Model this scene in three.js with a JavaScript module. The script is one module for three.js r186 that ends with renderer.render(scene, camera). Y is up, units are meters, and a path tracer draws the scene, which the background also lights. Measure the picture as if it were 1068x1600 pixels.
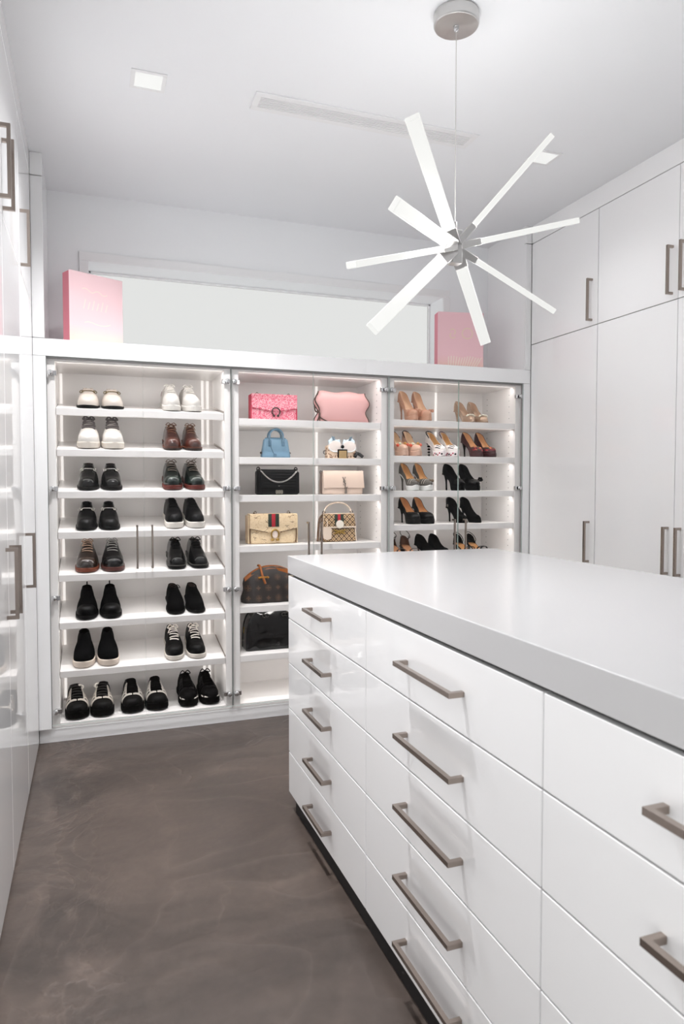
import * as THREE from 'three';
import { RoundedBoxGeometry } from 'three/addons/geometries/RoundedBoxGeometry.js';
import { mergeGeometries, mergeVertices } from 'three/addons/utils/BufferGeometryUtils.js';
import { ImprovedNoise } from 'three/addons/math/ImprovedNoise.js';
import { FontLoader } from 'three/addons/loaders/FontLoader.js';
import { TextGeometry } from 'three/addons/geometries/TextGeometry.js';
import { RectAreaLightUniformsLib } from 'three/addons/lights/RectAreaLightUniformsLib.js';

// ---------------------------------------------------------------- camera, sky, exposure
const scene = new THREE.Scene(), SKY = 1.5;
const renderer = new THREE.WebGLRenderer({ antialias: true });
renderer.toneMapping = THREE.LinearToneMapping;
renderer.toneMappingExposure = 1.21;
renderer.shadowMap.enabled = true;
RectAreaLightUniformsLib.init();
scene.background = new THREE.Color().setRGB(SKY, SKY, SKY * 0.985);   // blank white overcast daylight

const camera = new THREE.PerspectiveCamera(2 * Math.atan(800 / 1083) * 180 / Math.PI, 1068 / 1600, 0.05, 60);
camera.position.set(0, 1.2, 3.425);
const YAW = 19.9 * Math.PI / 180, PITCH = 2.27 * Math.PI / 180;
camera.lookAt(Math.sin(YAW) * Math.cos(PITCH), 1.2 - Math.sin(PITCH), 3.425 - Math.cos(YAW) * Math.cos(PITCH));
camera.focus = 3.2; camera.userData.fStop = 7;

const LAMP = { down: 9.8, aisle: 13.5, rear: 0.9, side: 1.0, rod: 0.066, strip: 1.2, shelf: 25 };   // candela of the ceiling squares and of a chandelier rod, radiance of the cabinet strips

// ---------------------------------------------------------------- helpers
const clamp = (x, a = 0, b = 1) => Math.min(b, Math.max(a, x));
let seed = 11;
const rnd = () => { seed = (seed * 1664525 + 1013904223) >>> 0; return seed / 4294967296; };
const taken = new Map();
const numbered = (n) => { const k = taken.get(n) ?? 0; taken.set(n, k + 1); return k ? n + '_' + String(k).padStart(3, '0') : n; };
function mesh(name, geo, mat, parent) {
  const m = new THREE.Mesh(Array.isArray(geo) ? mergeGeometries(geo.map((g) => { const c = g.index ? g.toNonIndexed() : g; for (const k of Object.keys(c.attributes)) if (!['position', 'normal', 'uv'].includes(k)) c.deleteAttribute(k); return c; })) : geo, mat);
  m.name = parent ? name : numbered(name); m.castShadow = m.receiveShadow = true;
  (parent ?? scene).add(m);
  return m;
}
function thing(name, label, category, pos = [0, 0, 0], turn = 0, group) {
  const o = new THREE.Group(); o.name = numbered(name); scene.add(o);
  o.position.set(...pos); o.rotation.y = turn; o.userData = { label, category };
  if (group) o.userData.group = group;
  return o;
}
function tag(o, label, category, group) { Object.assign(o.userData, { label, category }); if (group) o.userData.group = group; return o; }
function struct(name, geo, mat) { const m = mesh(name, geo, mat); m.userData.kind = 'structure'; return m; }
const box = (x0, x1, y0, y1, z0, z1) => new THREE.BoxGeometry(x1 - x0, y1 - y0, z1 - z0).translate((x0 + x1) / 2, (y0 + y1) / 2, (z0 + z1) / 2);
const rbox = (x0, x1, y0, y1, z0, z1, r = 0.002) => new RoundedBoxGeometry(x1 - x0, y1 - y0, z1 - z0, 2, Math.min(r, 0.49 * Math.min(x1 - x0, y1 - y0, z1 - z0))).translate((x0 + x1) / 2, (y0 + y1) / 2, (z0 + z1) / 2);
const tube = (pts, r, seg = 24, sides = 6, closed = false) => new THREE.TubeGeometry(new THREE.CatmullRomCurve3(pts.map((p) => new THREE.Vector3(...p)), closed), seg, r, sides, closed);
const rgb = (r, g, b) => new THREE.Color().setRGB(r, g, b);
const std = (color, roughness = 0.5, more = {}) => new THREE.MeshPhysicalMaterial({ color: new THREE.Color(color), roughness, side: THREE.DoubleSide, ...more });
function canvasTex(px, metres, draw, srgb = true) {
  const c = document.createElement('canvas'); c.width = c.height = px;
  draw(c.getContext('2d'), px);
  const t = new THREE.CanvasTexture(c);
  t.wrapS = t.wrapT = THREE.RepeatWrapping; t.repeat.set(1 / metres, 1 / metres);
  if (srgb) t.colorSpace = THREE.SRGBColorSpace;
  return t;
}
// a smooth table: (t, value) pairs joined by a monotone cubic
function tab(...p) {
  const n = p.length, d = [], m = [];
  for (let i = 0; i < n - 1; i++) d.push((p[i + 1][1] - p[i][1]) / (p[i + 1][0] - p[i][0]));
  for (let i = 0; i < n; i++) m.push(i === 0 ? d[0] : i === n - 1 ? d[n - 2] : d[i - 1] * d[i] <= 0 ? 0 : 2 * d[i - 1] * d[i] / (d[i - 1] + d[i]));
  return (t) => {
    if (t <= p[0][0]) return p[0][1];
    if (t >= p[n - 1][0]) return p[n - 1][1];
    let i = 0; while (t > p[i + 1][0]) i++;
    const h = p[i + 1][0] - p[i][0], u = (t - p[i][0]) / h, u2 = u * u, u3 = u2 * u;
    return p[i][1] * (2 * u3 - 3 * u2 + 1) + m[i] * h * (u3 - 2 * u2 + u) + p[i + 1][1] * (3 * u2 - 2 * u3) + m[i + 1] * h * (u3 - u2);
  };
}
// a grid of points P(i/nu, j/nv) as a smooth surface
function grid(P, nu, nv, uvOf) {
  const pos = [], uv = [], idx = [];
  for (let i = 0; i <= nu; i++) for (let j = 0; j <= nv; j++) { const p = P(i / nu, j / nv); pos.push(...p); const q = uvOf ? uvOf(p) : [i / nu, j / nv]; uv.push(...q); }
  for (let i = 0; i < nu; i++) for (let j = 0; j < nv; j++) { const a = i * (nv + 1) + j, b = a + nv + 1; idx.push(a, b, a + 1, b, b + 1, a + 1); }
  const g = new THREE.BufferGeometry();
  g.setAttribute('position', new THREE.Float32BufferAttribute(pos, 3));
  g.setAttribute('uv', new THREE.Float32BufferAttribute(uv, 2));
  g.setIndex(idx); g.computeVertexNormals();
  return g;
}
// a soft body: superellipse rings stacked upwards, closed at both ends; uv in metres
function soft(rings, e = 4, n = 40) {
  const all = [{ ...rings[0], hw: 0.0001, hd: 0.0001 }, ...rings, { ...rings[rings.length - 1], hw: 0.0001, hd: 0.0001 }];
  const sp = (c) => Math.sign(c) * Math.pow(Math.abs(c), 2 / e);
  const g = grid((u, v) => {
    const r = all[Math.round(u * (all.length - 1))], a = v * 2 * Math.PI;
    return [(r.x ?? 0) + r.hw * sp(Math.cos(a)), r.y, (r.z ?? 0) + r.hd * sp(Math.sin(a))];
  }, all.length - 1, n, (p) => [p[0] + p[2], p[1]]);
  return g;
}
function roundedRings(h, hw, hd, r, { topW = 1, topD = 1, bulge = 0, steps = 8 } = {}) {   // bottom and top edges rounded with radius r
  const out = [], q = 4;
  const at = (y, inset) => { const k = y / h, s = 1 + bulge * Math.sin(Math.PI * k); return { y, hw: (hw * (1 + (topW - 1) * k)) * s - inset, hd: (hd * (1 + (topD - 1) * k)) * s - inset }; };
  for (let i = 0; i <= q; i++) { const a = i / q * Math.PI / 2; out.push(at(r - r * Math.cos(a), r - r * Math.sin(a))); }
  for (let i = 1; i < steps; i++) out.push(at(r + (h - 2 * r) * i / steps, 0));
  for (let i = q; i >= 0; i--) { const a = i / q * Math.PI / 2; out.push(at(h - r + r * Math.cos(a), r - r * Math.sin(a))); }
  return out;
}
function plate(points, depth, bevel = 0.001, curve) {   // a flat shape in x, y with thickness along z
  const s = new THREE.Shape();
  points.forEach(([x, y], i) => (i ? s.lineTo(x, y) : s.moveTo(x, y)));
  return new THREE.ExtrudeGeometry(s, { depth: Math.max(depth - 2 * bevel, 0.0002), bevelEnabled: bevel > 0, bevelThickness: bevel, bevelSize: bevel, bevelSegments: 2, curveSegments: curve ?? 8 }).translate(0, 0, bevel);
}
const arcPts = (cx, cy, rx, ry, a0, a1, n) => Array.from({ length: n + 1 }, (_, i) => { const a = a0 + (a1 - a0) * i / n; return [cx + rx * Math.cos(a), cy + ry * Math.sin(a)]; });

// ---------------------------------------------------------------- materials of the room
const noise = new ImprovedNoise();
const fbm = (x, y, z, o) => { let s = 0, a = 0.5; for (let i = 0; i < o; i++) { s += a * noise.noise(x, y, z + i * 7.3); x *= 2.03; y *= 2.03; a *= 0.5; } return s; };
function floorTextures() {   // trowelled micro-cement, 2.4 m by 2.4 m
  const N = 1024, col = new Uint8Array(N * N * 4), bump = new Uint8Array(N * N * 4), M = 2.4;
  for (let j = 0; j < N; j++) for (let i = 0; i < N; i++) {
    const x = i / N * M, y = j / N * M, wx = fbm(x * 1.3, y * 1.3, 1, 3), wy = fbm(x * 1.3, y * 1.3, 9, 3);
    const big = fbm(x * 1.1 + wx, y * 2.2 + wy, 3, 4), sweep = fbm(x * 1.6 + 2.2 * wx, y * 7 + 3 * wy, 5, 4), fine = fbm(x * 30, y * 30, 2, 3);
    const edge = Math.abs(fbm(x * 2.1 + 1.6 * wy, y * 2.1 + 1.6 * wx, 12, 3)), ridge = Math.pow(clamp(1 - edge * 9), 3);
    const left = clamp(1 - Math.abs(x - 0.22 - 0.10 * wx) / 0.16), flake = left * (Math.pow(clamp(1 - Math.abs(fbm(x * 16 + 5 * wx, y * 9 + 4 * wy, 21, 4)) * 7), 2) * 0.5 + 0.8 * clamp(4 * (fbm(x * 7 + 3 * wx, y * 5 + 3 * wy, 25, 5) - 0.05)));
    const v = 1 + 0.40 * big + 0.30 * sweep + 0.12 * fine + 0.10 * ridge + 0.36 * flake, o = (j * N + i) * 4;
    const w = 0.5 * big;
    col[o] = clamp(255 * 0.285 * v * (1 + 0.01 * w), 0, 255); col[o + 1] = clamp(255 * 0.248 * v, 0, 255); col[o + 2] = clamp(255 * 0.228 * v * (1 - 0.03 * w), 0, 255); col[o + 3] = 255;
    const b = clamp(0.5 + 0.35 * sweep + 0.25 * ridge + 0.10 * fine + 0.4 * flake + 0.3 * left * fbm(x * 22 + 4 * wx, y * 14, 31, 3));
    bump[o] = bump[o + 1] = bump[o + 2] = 255 * b; bump[o + 3] = 255;
  }
  return [[col, true], [bump, false]].map(([d, s]) => {
    const t = new THREE.DataTexture(d, N, N); t.magFilter = THREE.LinearFilter; t.wrapS = t.wrapT = THREE.MirroredRepeatWrapping; t.repeat.set(1 / M, 1 / M);
    if (s) t.colorSpace = THREE.SRGBColorSpace; t.needsUpdate = true; return t;
  });
}
const [floorMap, floorBump] = floorTextures();
const M = {
  floor: new THREE.MeshPhysicalMaterial({ map: floorMap, bumpMap: floorBump, bumpScale: 0.005, roughness: 0.38 }),
  paint: new THREE.MeshStandardMaterial({ color: rgb(0.94, 0.95, 0.965), roughness: 0.9 }),
  ceiling: new THREE.MeshStandardMaterial({ color: rgb(0.925, 0.935, 0.955), roughness: 0.95 }),
  trim: new THREE.MeshStandardMaterial({ color: rgb(0.90, 0.90, 0.905), roughness: 0.5 }),
  lacquer: new THREE.MeshPhysicalMaterial({ color: rgb(0.935, 0.932, 0.937), roughness: 0.5, clearcoat: 1, clearcoatRoughness: 0.03 }),
  carcass: new THREE.MeshPhysicalMaterial({ color: rgb(0.875, 0.85, 0.835), roughness: 0.42 }),
  dark: new THREE.MeshStandardMaterial({ color: rgb(0.012, 0.010, 0.010), roughness: 0.8 }),
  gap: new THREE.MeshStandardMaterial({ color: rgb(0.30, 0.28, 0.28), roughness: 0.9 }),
  quartz: new THREE.MeshPhysicalMaterial({ color: rgb(0.56, 0.555, 0.562), roughness: 0.16 }),
  nickel: new THREE.MeshPhysicalMaterial({ color: rgb(0.36, 0.305, 0.27), metalness: 1, roughness: 0.27 }),
  chrome: new THREE.MeshPhysicalMaterial({ color: rgb(0.62, 0.62, 0.63), metalness: 1, roughness: 0.14 }),
  steel: new THREE.MeshPhysicalMaterial({ color: rgb(0.60, 0.59, 0.58), metalness: 1, roughness: 0.32, anisotropy: 0.6 }),
  glass: new THREE.MeshPhysicalMaterial({ color: rgb(1, 1, 1), transmission: 1, thickness: 0, roughness: 0, ior: 1.5, specularIntensity: 0.16 }),
tinted: new THREE.MeshPhysicalMaterial({ color: rgb(0.423, 0.427, 0.427), transmission: 1, thickness: 0, roughness: 0, ior: 1.5, specularIntensity: 0.2 }),   // clerestory glazing, its tint made up to dim the bright sky
  glassEdge: new THREE.MeshPhysicalMaterial({ color: rgb(0.42, 0.52, 0.49), roughness: 0.25 }),
  glow: new THREE.MeshStandardMaterial({ color: rgb(0.2, 0.2, 0.2), emissive: rgb(0.78, 0.785, 0.765), emissiveIntensity: 0.78, roughness: 0.4 }),
  rod: new THREE.MeshPhysicalMaterial({ color: rgb(0.12, 0.12, 0.12), emissive: rgb(0.79, 0.79, 0.765), emissiveIntensity: 0.83, roughness: 0.25 }),
  strip: new THREE.MeshStandardMaterial({ color: rgb(0.5, 0.5, 0.5), emissive: rgb(0.85, 0.80, 0.76), emissiveIntensity: 0.7, roughness: 0.5 }),
};
function rectLight(parent, name, color, intensity, w, h, pos, towards) {
  const l = new THREE.RectAreaLight(color, intensity, w, h); l.name = name;
  l.position.set(...pos); parent.add(l);
  l.lookAt(parent.localToWorld ? parent.localToWorld(new THREE.Vector3(pos[0] + towards[0], pos[1] + towards[1], pos[2] + towards[2])) : 0);
  return l;
}

// ---------------------------------------------------------------- room shell
const XL = -0.238, XR = 2.40, H = 2.68, ZB = -0.411, ZR = 5.5;
{
  const g = new THREE.PlaneGeometry(3.9, 6.4);
  const uv = g.attributes.uv, ps = g.attributes.position;
  for (let i = 0; i < uv.count; i++) uv.setXY(i, ps.getX(i) + 1.08 + 0.30, 3.2 - ps.getY(i) + 0.7);
  const slab = new THREE.BoxGeometry(3.9, 0.12, 6.4).translate(1.08, -0.0605, 2.5);
  g.rotateX(-Math.PI / 2).translate(1.08, 0, 2.5);
  struct('floor', [slab, g], M.floor);
  struct('ceiling', box(-0.9, 3.1, H, H + 0.14, -0.65, 5.72), M.ceiling);
  // left wall: behind the wardrobes, then, beside the photographer, flush with them and opened by an added, unseen window that brings in more daylight
  const lz0 = 2.95, lz1 = 5.3, ly0 = 0.25, ly1 = 2.45, lx = XL - 0.12;
  struct('wall_left', [box(-0.99, -0.87, 0, H, -0.65, 2.855), box(-0.99, XL, 0, H, 2.855, lz0), box(lx, XL, 0, ly0, lz0, lz1), box(lx, XL, ly1, H, lz0, lz1), box(lx, XL, 0, H, lz1, 5.72)], M.paint);
  const side = new THREE.Group(); side.name = 'added_window_2'; side.userData.kind = 'structure'; scene.add(side);  // added window out of view, lets sky light reach the island face
  mesh('window_frame', [rbox(lx + 0.02, lx + 0.07, ly0, ly0 + 0.05, lz0, lz1), rbox(lx + 0.02, lx + 0.07, ly1 - 0.05, ly1, lz0, lz1), ...[lz0, (lz0 + lz1) / 2 - 0.025, lz1 - 0.05].map((z) => rbox(lx + 0.02, lx + 0.07, ly0, ly1, z, z + 0.05))], M.trim, side);
  mesh('pane', new THREE.PlaneGeometry(lz1 - lz0 - 0.1, ly1 - ly0 - 0.1).rotateY(Math.PI / 2).translate(lx + 0.045, (ly0 + ly1) / 2, (lz0 + lz1) / 2), M.glass, side);
  struct('wall_right', box(3.05, 3.17, 0, H, -0.65, 5.72), M.paint);
  // back wall with the clerestory window opening
  const wx0 = 0.005, wx1 = 2.045, wy0 = 1.87, wy1 = 2.345, zb = ZB - 0.2;
  struct('wall_back', [box(-0.87, 3.05, 0, wy0, zb, ZB), box(-0.87, 3.05, wy1, H, zb, ZB), box(-0.87, wx0, wy0, wy1, zb, ZB), box(wx1, 3.05, wy0, wy1, zb, ZB)], M.paint);
  const win = new THREE.Group(); win.name = 'window_1'; win.userData.kind = 'structure'; scene.add(win);
  const tz0 = ZB, tz1 = ZB + 0.012, t = 0.045;
  mesh('window_casing', [rbox(wx0 - t, wx1 + t, wy1, wy1 + t, tz0, tz1), rbox(wx0 - t, wx0, wy0, wy1, tz0, tz1), rbox(wx1, wx1 + t, wy0, wy1, tz0, tz1)], M.trim, win);
  const fz0 = ZB - 0.185, fz1 = ZB - 0.165, f = 0.012;
  mesh('window_frame', [rbox(wx0, wx1, wy1 - f, wy1, fz0, fz1), rbox(wx0, wx1, wy0, wy0 + f, fz0, fz1), rbox(wx0, wx0 + f, wy0, wy1, fz0, fz1), rbox(wx1 - f, wx1, wy0, wy1, fz0, fz1)], M.trim, win);
  mesh('pane', new THREE.PlaneGeometry(wx1 - wx0 - 2 * f, wy1 - wy0 - 2 * f).translate((wx0 + wx1) / 2, (wy0 + wy1) / 2, ZB - 0.175), M.tinted, win);
  struct('wall_front', box(-0.87, 3.05, 0, H, ZR, ZR + 0.15), M.paint);   // wall behind the photographer
  // crown fillers that close the wardrobes up to the ceiling, and the end panels either side of the niche
  const CB = 2.577;
  struct('trim_1', [rbox(XL - 0.02, XL, CB + 0.004, H, 0, 2.852), box(-0.87, XL - 0.02, CB + 0.004, H, 0.0, 0.02)], M.lacquer);
  struct('trim_2', [rbox(XR, XR + 0.02, CB + 0.004, H, 0, 5.45), box(XR + 0.02, 3.0, CB + 0.004, H, 0.0, 0.02)], M.lacquer);
  struct('trim_3', [rbox(XL, -0.187, 1.862, CB, -0.02, 0), rbox(XL, -0.187, CB + 0.004, H, -0.02, 0.0), rbox(-0.207, -0.187, 1.862, H, ZB, -0.02)], M.lacquer);
  struct('trim_4', [rbox(2.362, XR, 1.862, CB, -0.02, 0), rbox(2.362, XR, CB + 0.004, H, -0.02, 0.0), rbox(2.362, 2.382, 1.862, H, ZB, -0.02)], M.lacquer);
  // deep beam over the glass doors, the stiles at either end, and the plinth
  struct('trim_5', rbox(XL, XR, 1.782, 1.860, ZB, 0, 0.002), M.lacquer);
  struct('trim_6', rbox(XL, -0.1835, 0.07, 1.781, -0.03, 0, 0.0015), M.lacquer);
  struct('trim_7', rbox(2.3535, XR, 0.07, 1.781, -0.03, 0, 0.0015), M.lacquer);
  struct('baseboard_back', rbox(XL, XR, 0.0, 0.064, -0.06, -0.024, 0.0015), M.lacquer);
}

// ---------------------------------------------------------------- handles
// square bar pull lying along x, standing off in +z
function pull(len, off = 0.034, th = 0.0105) {
  const s = new THREE.Shape(), a = len / 2, b = 0.0006;
  [[-a, 0], [-a, off], [a, off], [a, 0], [a - th, 0], [a - th, off - th], [-a + th, off - th], [-a + th, 0]].forEach(([x, y], i) => (i ? s.lineTo(x, y) : s.moveTo(x, y)));
  return new THREE.ExtrudeGeometry(s, { depth: th - 2 * b, bevelEnabled: true, bevelThickness: b, bevelSize: 0, bevelSegments: 1 }).translate(0, 0, -th / 2 + b).rotateX(Math.PI / 2).rotateZ(Math.PI);
}
const pullLong = pull(0.265), pullTall = pull(0.212).rotateZ(Math.PI / 2);

// ---------------------------------------------------------------- wardrobes along the left and right walls
function wardrobe(side, z0, z1, doors, label) {   // side -1 left wall, +1 right wall; doors = [[z0, z1, handle z], ...]
  const face = side < 0 ? XL : XR, t = thing('wardrobe', label, 'wardrobe', [face + side * 0.31, 0, (z0 + z1) / 2], side < 0 ? Math.PI / 2 : -Math.PI / 2, 'white wardrobes along the side walls');
  // local frame: +z towards the room, x along the wall
  const lx = (z) => (side < 0 ? -(z - (z0 + z1) / 2) : z - (z0 + z1) / 2);
  const hw = (z1 - z0) / 2;
  mesh('carcass', box(-hw + 0.001, hw - 0.001, 0.0, 2.576, -0.28, 0.288), M.carcass, t);
  for (const [a, b, hz] of doors) {
    const x0 = Math.min(lx(a), lx(b)), x1 = Math.max(lx(a), lx(b));
    for (const [y0, y1, hy] of [[0.012, 2.003, 0.907], [2.007, 2.577, 2.135]]) {
      const d = mesh('door', rbox(x0 + 0.0015, x1 - 0.0015, y0, y1, 0.2885, 0.31, 0.0018), M.lacquer, t);
      if (hz === undefined) continue;
      const h = mesh('handle', pullTall, M.nickel, d); h.position.set(lx(hz), hy, 0.31);
    }
  }
  return t;
}
wardrobe(-1, 0.001, 0.56, [[0.001, 0.56, 0.505]], 'glossy white left wardrobe beside the shoe cabinet, its single bar handle farther away');
wardrobe(-1, 0.562, 1.70, [[0.562, 1.12, 1.075], [1.12, 1.70, 1.175]], 'glossy white left wardrobe nearer the viewer with a pair of bar handles');
wardrobe(-1, 1.702, 2.85, [[1.702, 2.276, 2.22], [2.276, 2.85, 2.33]], 'glossy white left wardrobe at the very edge of the picture');
wardrobe(1, 0.001, 0.557, [[0.001, 0.557, 0.515]], 'glossy white right wardrobe in the corner by the high heels with one handle');
wardrobe(1, 0.559, 1.56, [[0.559, 1.066, 1.033], [1.066, 1.56, 1.103]], 'glossy white right wardrobe behind the island with a pair of bar handles');
wardrobe(1, 1.562, 5.4, [[1.562, 2.3], [2.3, 3.1], [3.1, 3.9], [3.9, 4.7], [4.7, 5.4]], 'plain glossy white right wardrobe past the right picture edge');

// ---------------------------------------------------------------- display cabinets with glass doors
const SLOPE = 0.165, DEPTH = 0.33;   // rise of the slanted shoe shelves, inner depth
function displayCabinet(x0, x1, in0, in1, shelves, slant, strips, label) {
  const t = thing('display_cabinet', label, 'display cabinet', [(x0 + x1) / 2, 0.064, 0], 0, 'glass-door display cabinets under the window');
  const cx = (x0 + x1) / 2, X = (x) => x - cx, Y = (y) => y - 0.064, zf = -0.026, zb = ZB + 0.002;
  mesh('side_panel', rbox(X(x0), X(in0), Y(0.066), Y(1.781), zb, zf, 0.001), M.carcass, t);
  mesh('side_panel', rbox(X(in1), X(x1), Y(0.066), Y(1.781), zb, zf, 0.001), M.carcass, t);
  mesh('back_panel', box(X(in0), X(in1), Y(0.066), Y(1.781), zb, zb + 0.018), M.carcass, t);
  mesh('top_panel', box(X(in0), X(in1), Y(1.765), Y(1.781), zb + 0.018, zf), M.carcass, t);
  mesh('bottom_panel', rbox(X(in0), X(in1), Y(0.066), Y(0.086), zb + 0.018, zf, 0.001), M.carcass, t);
  for (const y of shelves) {
    const g = slant ? new RoundedBoxGeometry(in1 - in0 - 0.004, 0.033, 0.335, 2, 0.002).translate(0, -0.0165, -0.1675).rotateX(SLOPE).translate(X((in0 + in1) / 2), Y(y), -0.032)
      : rbox(X(in0) + 0.001, X(in1) - 0.001, Y(y - 0.033), Y(y), zb + 0.02, -0.031, 0.002);
    mesh('shelf', g, M.carcass, t);
    if (slant) { const b = mesh('shelf_gap_line', new THREE.BoxGeometry(0.003, 0.006, 0.29).translate(0, 0.006, -0.155).rotateX(SLOPE).translate(X(in1) - 0.0025, Y(y), -0.032), M.nickel, t); b.userData.label = 'dark strip for the shaded gap beside the shelf'; }  // dark bar drawn for the shaded gap between shelf and side panel
  }
  for (const sx of strips) {
    mesh('light_strip', box(X(sx) - 0.006, X(sx) + 0.006, Y(0.10), Y(1.76), zb + 0.018, zb + 0.024), M.strip, t);
    const l = rectLight(t, 'strip_light', new THREE.Color(1, 0.95, 0.9), LAMP.strip, 0.012, 1.64, [X(sx), Y(0.93), zb + 0.026], [0, 0, 1]);
    l.castShadow = true;
  }
  for (const y of [1.765 + 0.033, ...shelves]) {   // added strips, unseen under the top and every shelf, to light the inside evenly
    const w = in1 - in0 - 0.02, ys = Y(y - 0.033) + (slant && y < 1.7 ? 0.0032 : 0), cxs = X((in0 + in1) / 2);
    const m = mesh('light_strip', box(cxs - w / 2, cxs + w / 2, ys - 0.0015, ys + 0.0005, -0.058, -0.05), M.strip, t);
    const l = rectLight(t, 'added_shelf_lamp', new THREE.Color(1, 0.96, 0.925), LAMP.shelf, w, 0.008, [cxs, ys - 0.003, -0.054], [0, -1, -0.55]);
    l.castShadow = true;
  }
  if (!slant) {   // rows of shelf-pin holes in the right-hand panel
    const holes = [];
    for (let y = 0.16; y < 1.74; y += 0.034) for (const z of [-0.33, -0.09]) holes.push(new THREE.CylinderGeometry(0.0028, 0.0028, 0.001, 8).rotateZ(Math.PI / 2).translate(X(in1) - 0.0006, Y(y), z));
    const h = mesh('pin_holes', holes, M.gap, t); h.userData.kind = 'stuff';
  }
  mesh('door_gap_shade', [box(X(x0), X(x1), Y(1.7735), Y(1.7812), -0.0225, -0.012), box(X(x0), X(x0) + 0.0014, Y(0.086), Y(1.7735), -0.0225, -0.012), box(X(x1) - 0.0014, X(x1), Y(0.086), Y(1.7735), -0.0225, -0.012)], M.gap, t);  // dark strips that paint the shade in the gaps round the glass doors
  const half = (x1 - x0) / 2, gap = 0.0018;
  for (const s of [-1, 1]) {
    const a = s < 0 ? -half + gap : gap, b = s < 0 ? -gap : half - gap;
    const g = new THREE.BoxGeometry(b - a, 1.690, 0.006).translate((a + b) / 2, Y(0.086 + 0.845), -0.0045);
    const d = mesh('glass_door', g, [M.glassEdge, M.glassEdge, M.glassEdge, M.glassEdge, M.glass, M.glass], t);
    const hd = mesh('handle', pull(0.206, 0.03, 0.0085).rotateZ(Math.PI / 2), M.nickel, d); hd.position.set(s * 0.0345, Y(0.905), -0.0012);
    for (const y of [0.147, 0.676, 1.18, 1.708]) {
      const hx = s * (half - 0.0165);
      const cap = new THREE.LatheGeometry([[0.0001, 0.0085], [0.006, 0.008], [0.0105, 0.0065], [0.0125, 0.003], [0.0125, 0], [0.0001, 0]].map(([r, y2]) => new THREE.Vector2(r, y2)), 20).rotateX(Math.PI / 2);
      const arm = rbox(-0.006 - s * 0.002, 0.006 - s * 0.002, -0.006, 0.006, -0.045, -0.006, 0.001);
      const back = rbox(-0.014 - s * 0.012, 0.014 - s * 0.012, -0.011, 0.011, -0.026, -0.0065, 0.002);
      const h = mesh('hinge', [cap, arm, back], M.chrome, d); h.position.set(hx, Y(y), -0.0012);
    }
  }
  return t;
}
const SH1 = [1.553, 1.363, 1.168, 0.979, 0.779, 0.555, 0.327], SH2 = [1.532, 1.338, 1.146, 0.889, 0.580, 0.330], SH3 = [1.553, 1.357, 1.165, 0.979, 0.795, 0.60, 0.40, 0.22];
displayCabinet(-0.1825, 0.6585, -0.148, 0.629, SH1, true, [-0.135, 0.575, 0.603], 'left glass-door shoe cabinet with slanted shelves of sneakers and loafers');
displayCabinet(0.6605, 1.5085, 0.700, 1.474, SH2, false, [1.225], 'middle glass-door cabinet with level shelves of handbags');
displayCabinet(1.5105, 2.3525, 1.549, 2.316, SH3, false, [1.99], 'right glass-door shoe cabinet with high heels, partly behind the island');

// ---------------------------------------------------------------- island
{
  const x0 = 0.677, x1 = 1.542, z0 = 0.977, z1 = 4.03, cx = (x0 + x1) / 2, cz = (z0 + z1) / 2;
  const t = thing('island', 'long white island of glossy drawers with bar handles and dark toe kick', 'island', [cx, 0, cz]);
  const X = (x) => x - cx, Z = (z) => z - cz;
  mesh('carcass', [box(X(x0 + 0.021), X(x1), 0.06, 0.868, Z(z0), Z(z1))], M.lacquer, t);
  mesh('shadow_gap', box(X(x0 + 0.012), X(x1 - 0.012), 0.8685, 0.8755, Z(z0 + 0.012), Z(z1 - 0.012)), M.dark, t);
  mesh('toe_kick', box(X(x0 + 0.014), X(x1 - 0.045), 0, 0.06, Z(z0 + 0.045), Z(z1 - 0.045)), M.dark, t);
  const cols = [z0, 1.739, 2.502, 3.265, z1], rows = [0.867, 0.709, 0.545, 0.378, 0.213, 0.060];
  for (let c = 0; c < 4; c++) for (let r = 0; r < 5; r++) {
    const a = cols[c] + (c ? 0.0015 : 0), b = cols[c + 1] - 0.0015;
    const d = mesh('drawer', rbox(X(x0), X(x0 + 0.02), rows[r + 1] + 0.0018, rows[r] - (r ? 0.0018 : 0), Z(a), Z(b), 0.0018), M.lacquer, t);
    const hz = (c === 0 ? 1.362 : (cols[c] + cols[c + 1]) / 2), h = mesh('handle', c === 0 ? pull(0.2) : pullLong, M.nickel, d);
    h.rotation.y = -Math.PI / 2; h.position.set(X(x0), (rows[r] + rows[r + 1]) / 2 + (r === 0 ? 0.004 : r === 4 ? -0.002 : -0.003), Z(hz));
  }
  tag(mesh('countertop', rbox(x0 - 0.002, x1 + 0.003, 0.8757, 0.940, z0 - 0.002, z1 + 0.004, 0.0022), M.quartz), 'thick polished white quartz worktop on the island', 'countertop');
}

// ---------------------------------------------------------------- ceiling fittings
function downlight(x, z, label, power, beam) {
  const t = thing('ceiling_light', label, 'ceiling light', [x, H, z], 0, 'square recessed ceiling lights');
  const a = 0.0625, b = 0.048;
  mesh('frame', [rbox(-a, a, -0.004, -0.0002, -a, -b, 0.001), rbox(-a, a, -0.004, -0.0002, b, a, 0.001), rbox(-a, -b, -0.004, -0.0002, -b, b, 0.001), rbox(b, a, -0.004, -0.0002, -b, b, 0.001)], M.trim, t);
  mesh('diffuser', box(-b, b, -0.0022, -0.0006, -b, b), M.glow, t);
  const l = new THREE.SpotLight(new THREE.Color(0.99, 0.992, 1), power, 0, beam * Math.PI / 180, 0.9, 2); l.name = 'ceiling_lamp';
  l.position.set(0, -0.008, 0); l.target.position.set(0, -1, 0); l.shadow.radius = 2.3; l.castShadow = true; t.add(l, l.target);
}
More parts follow.
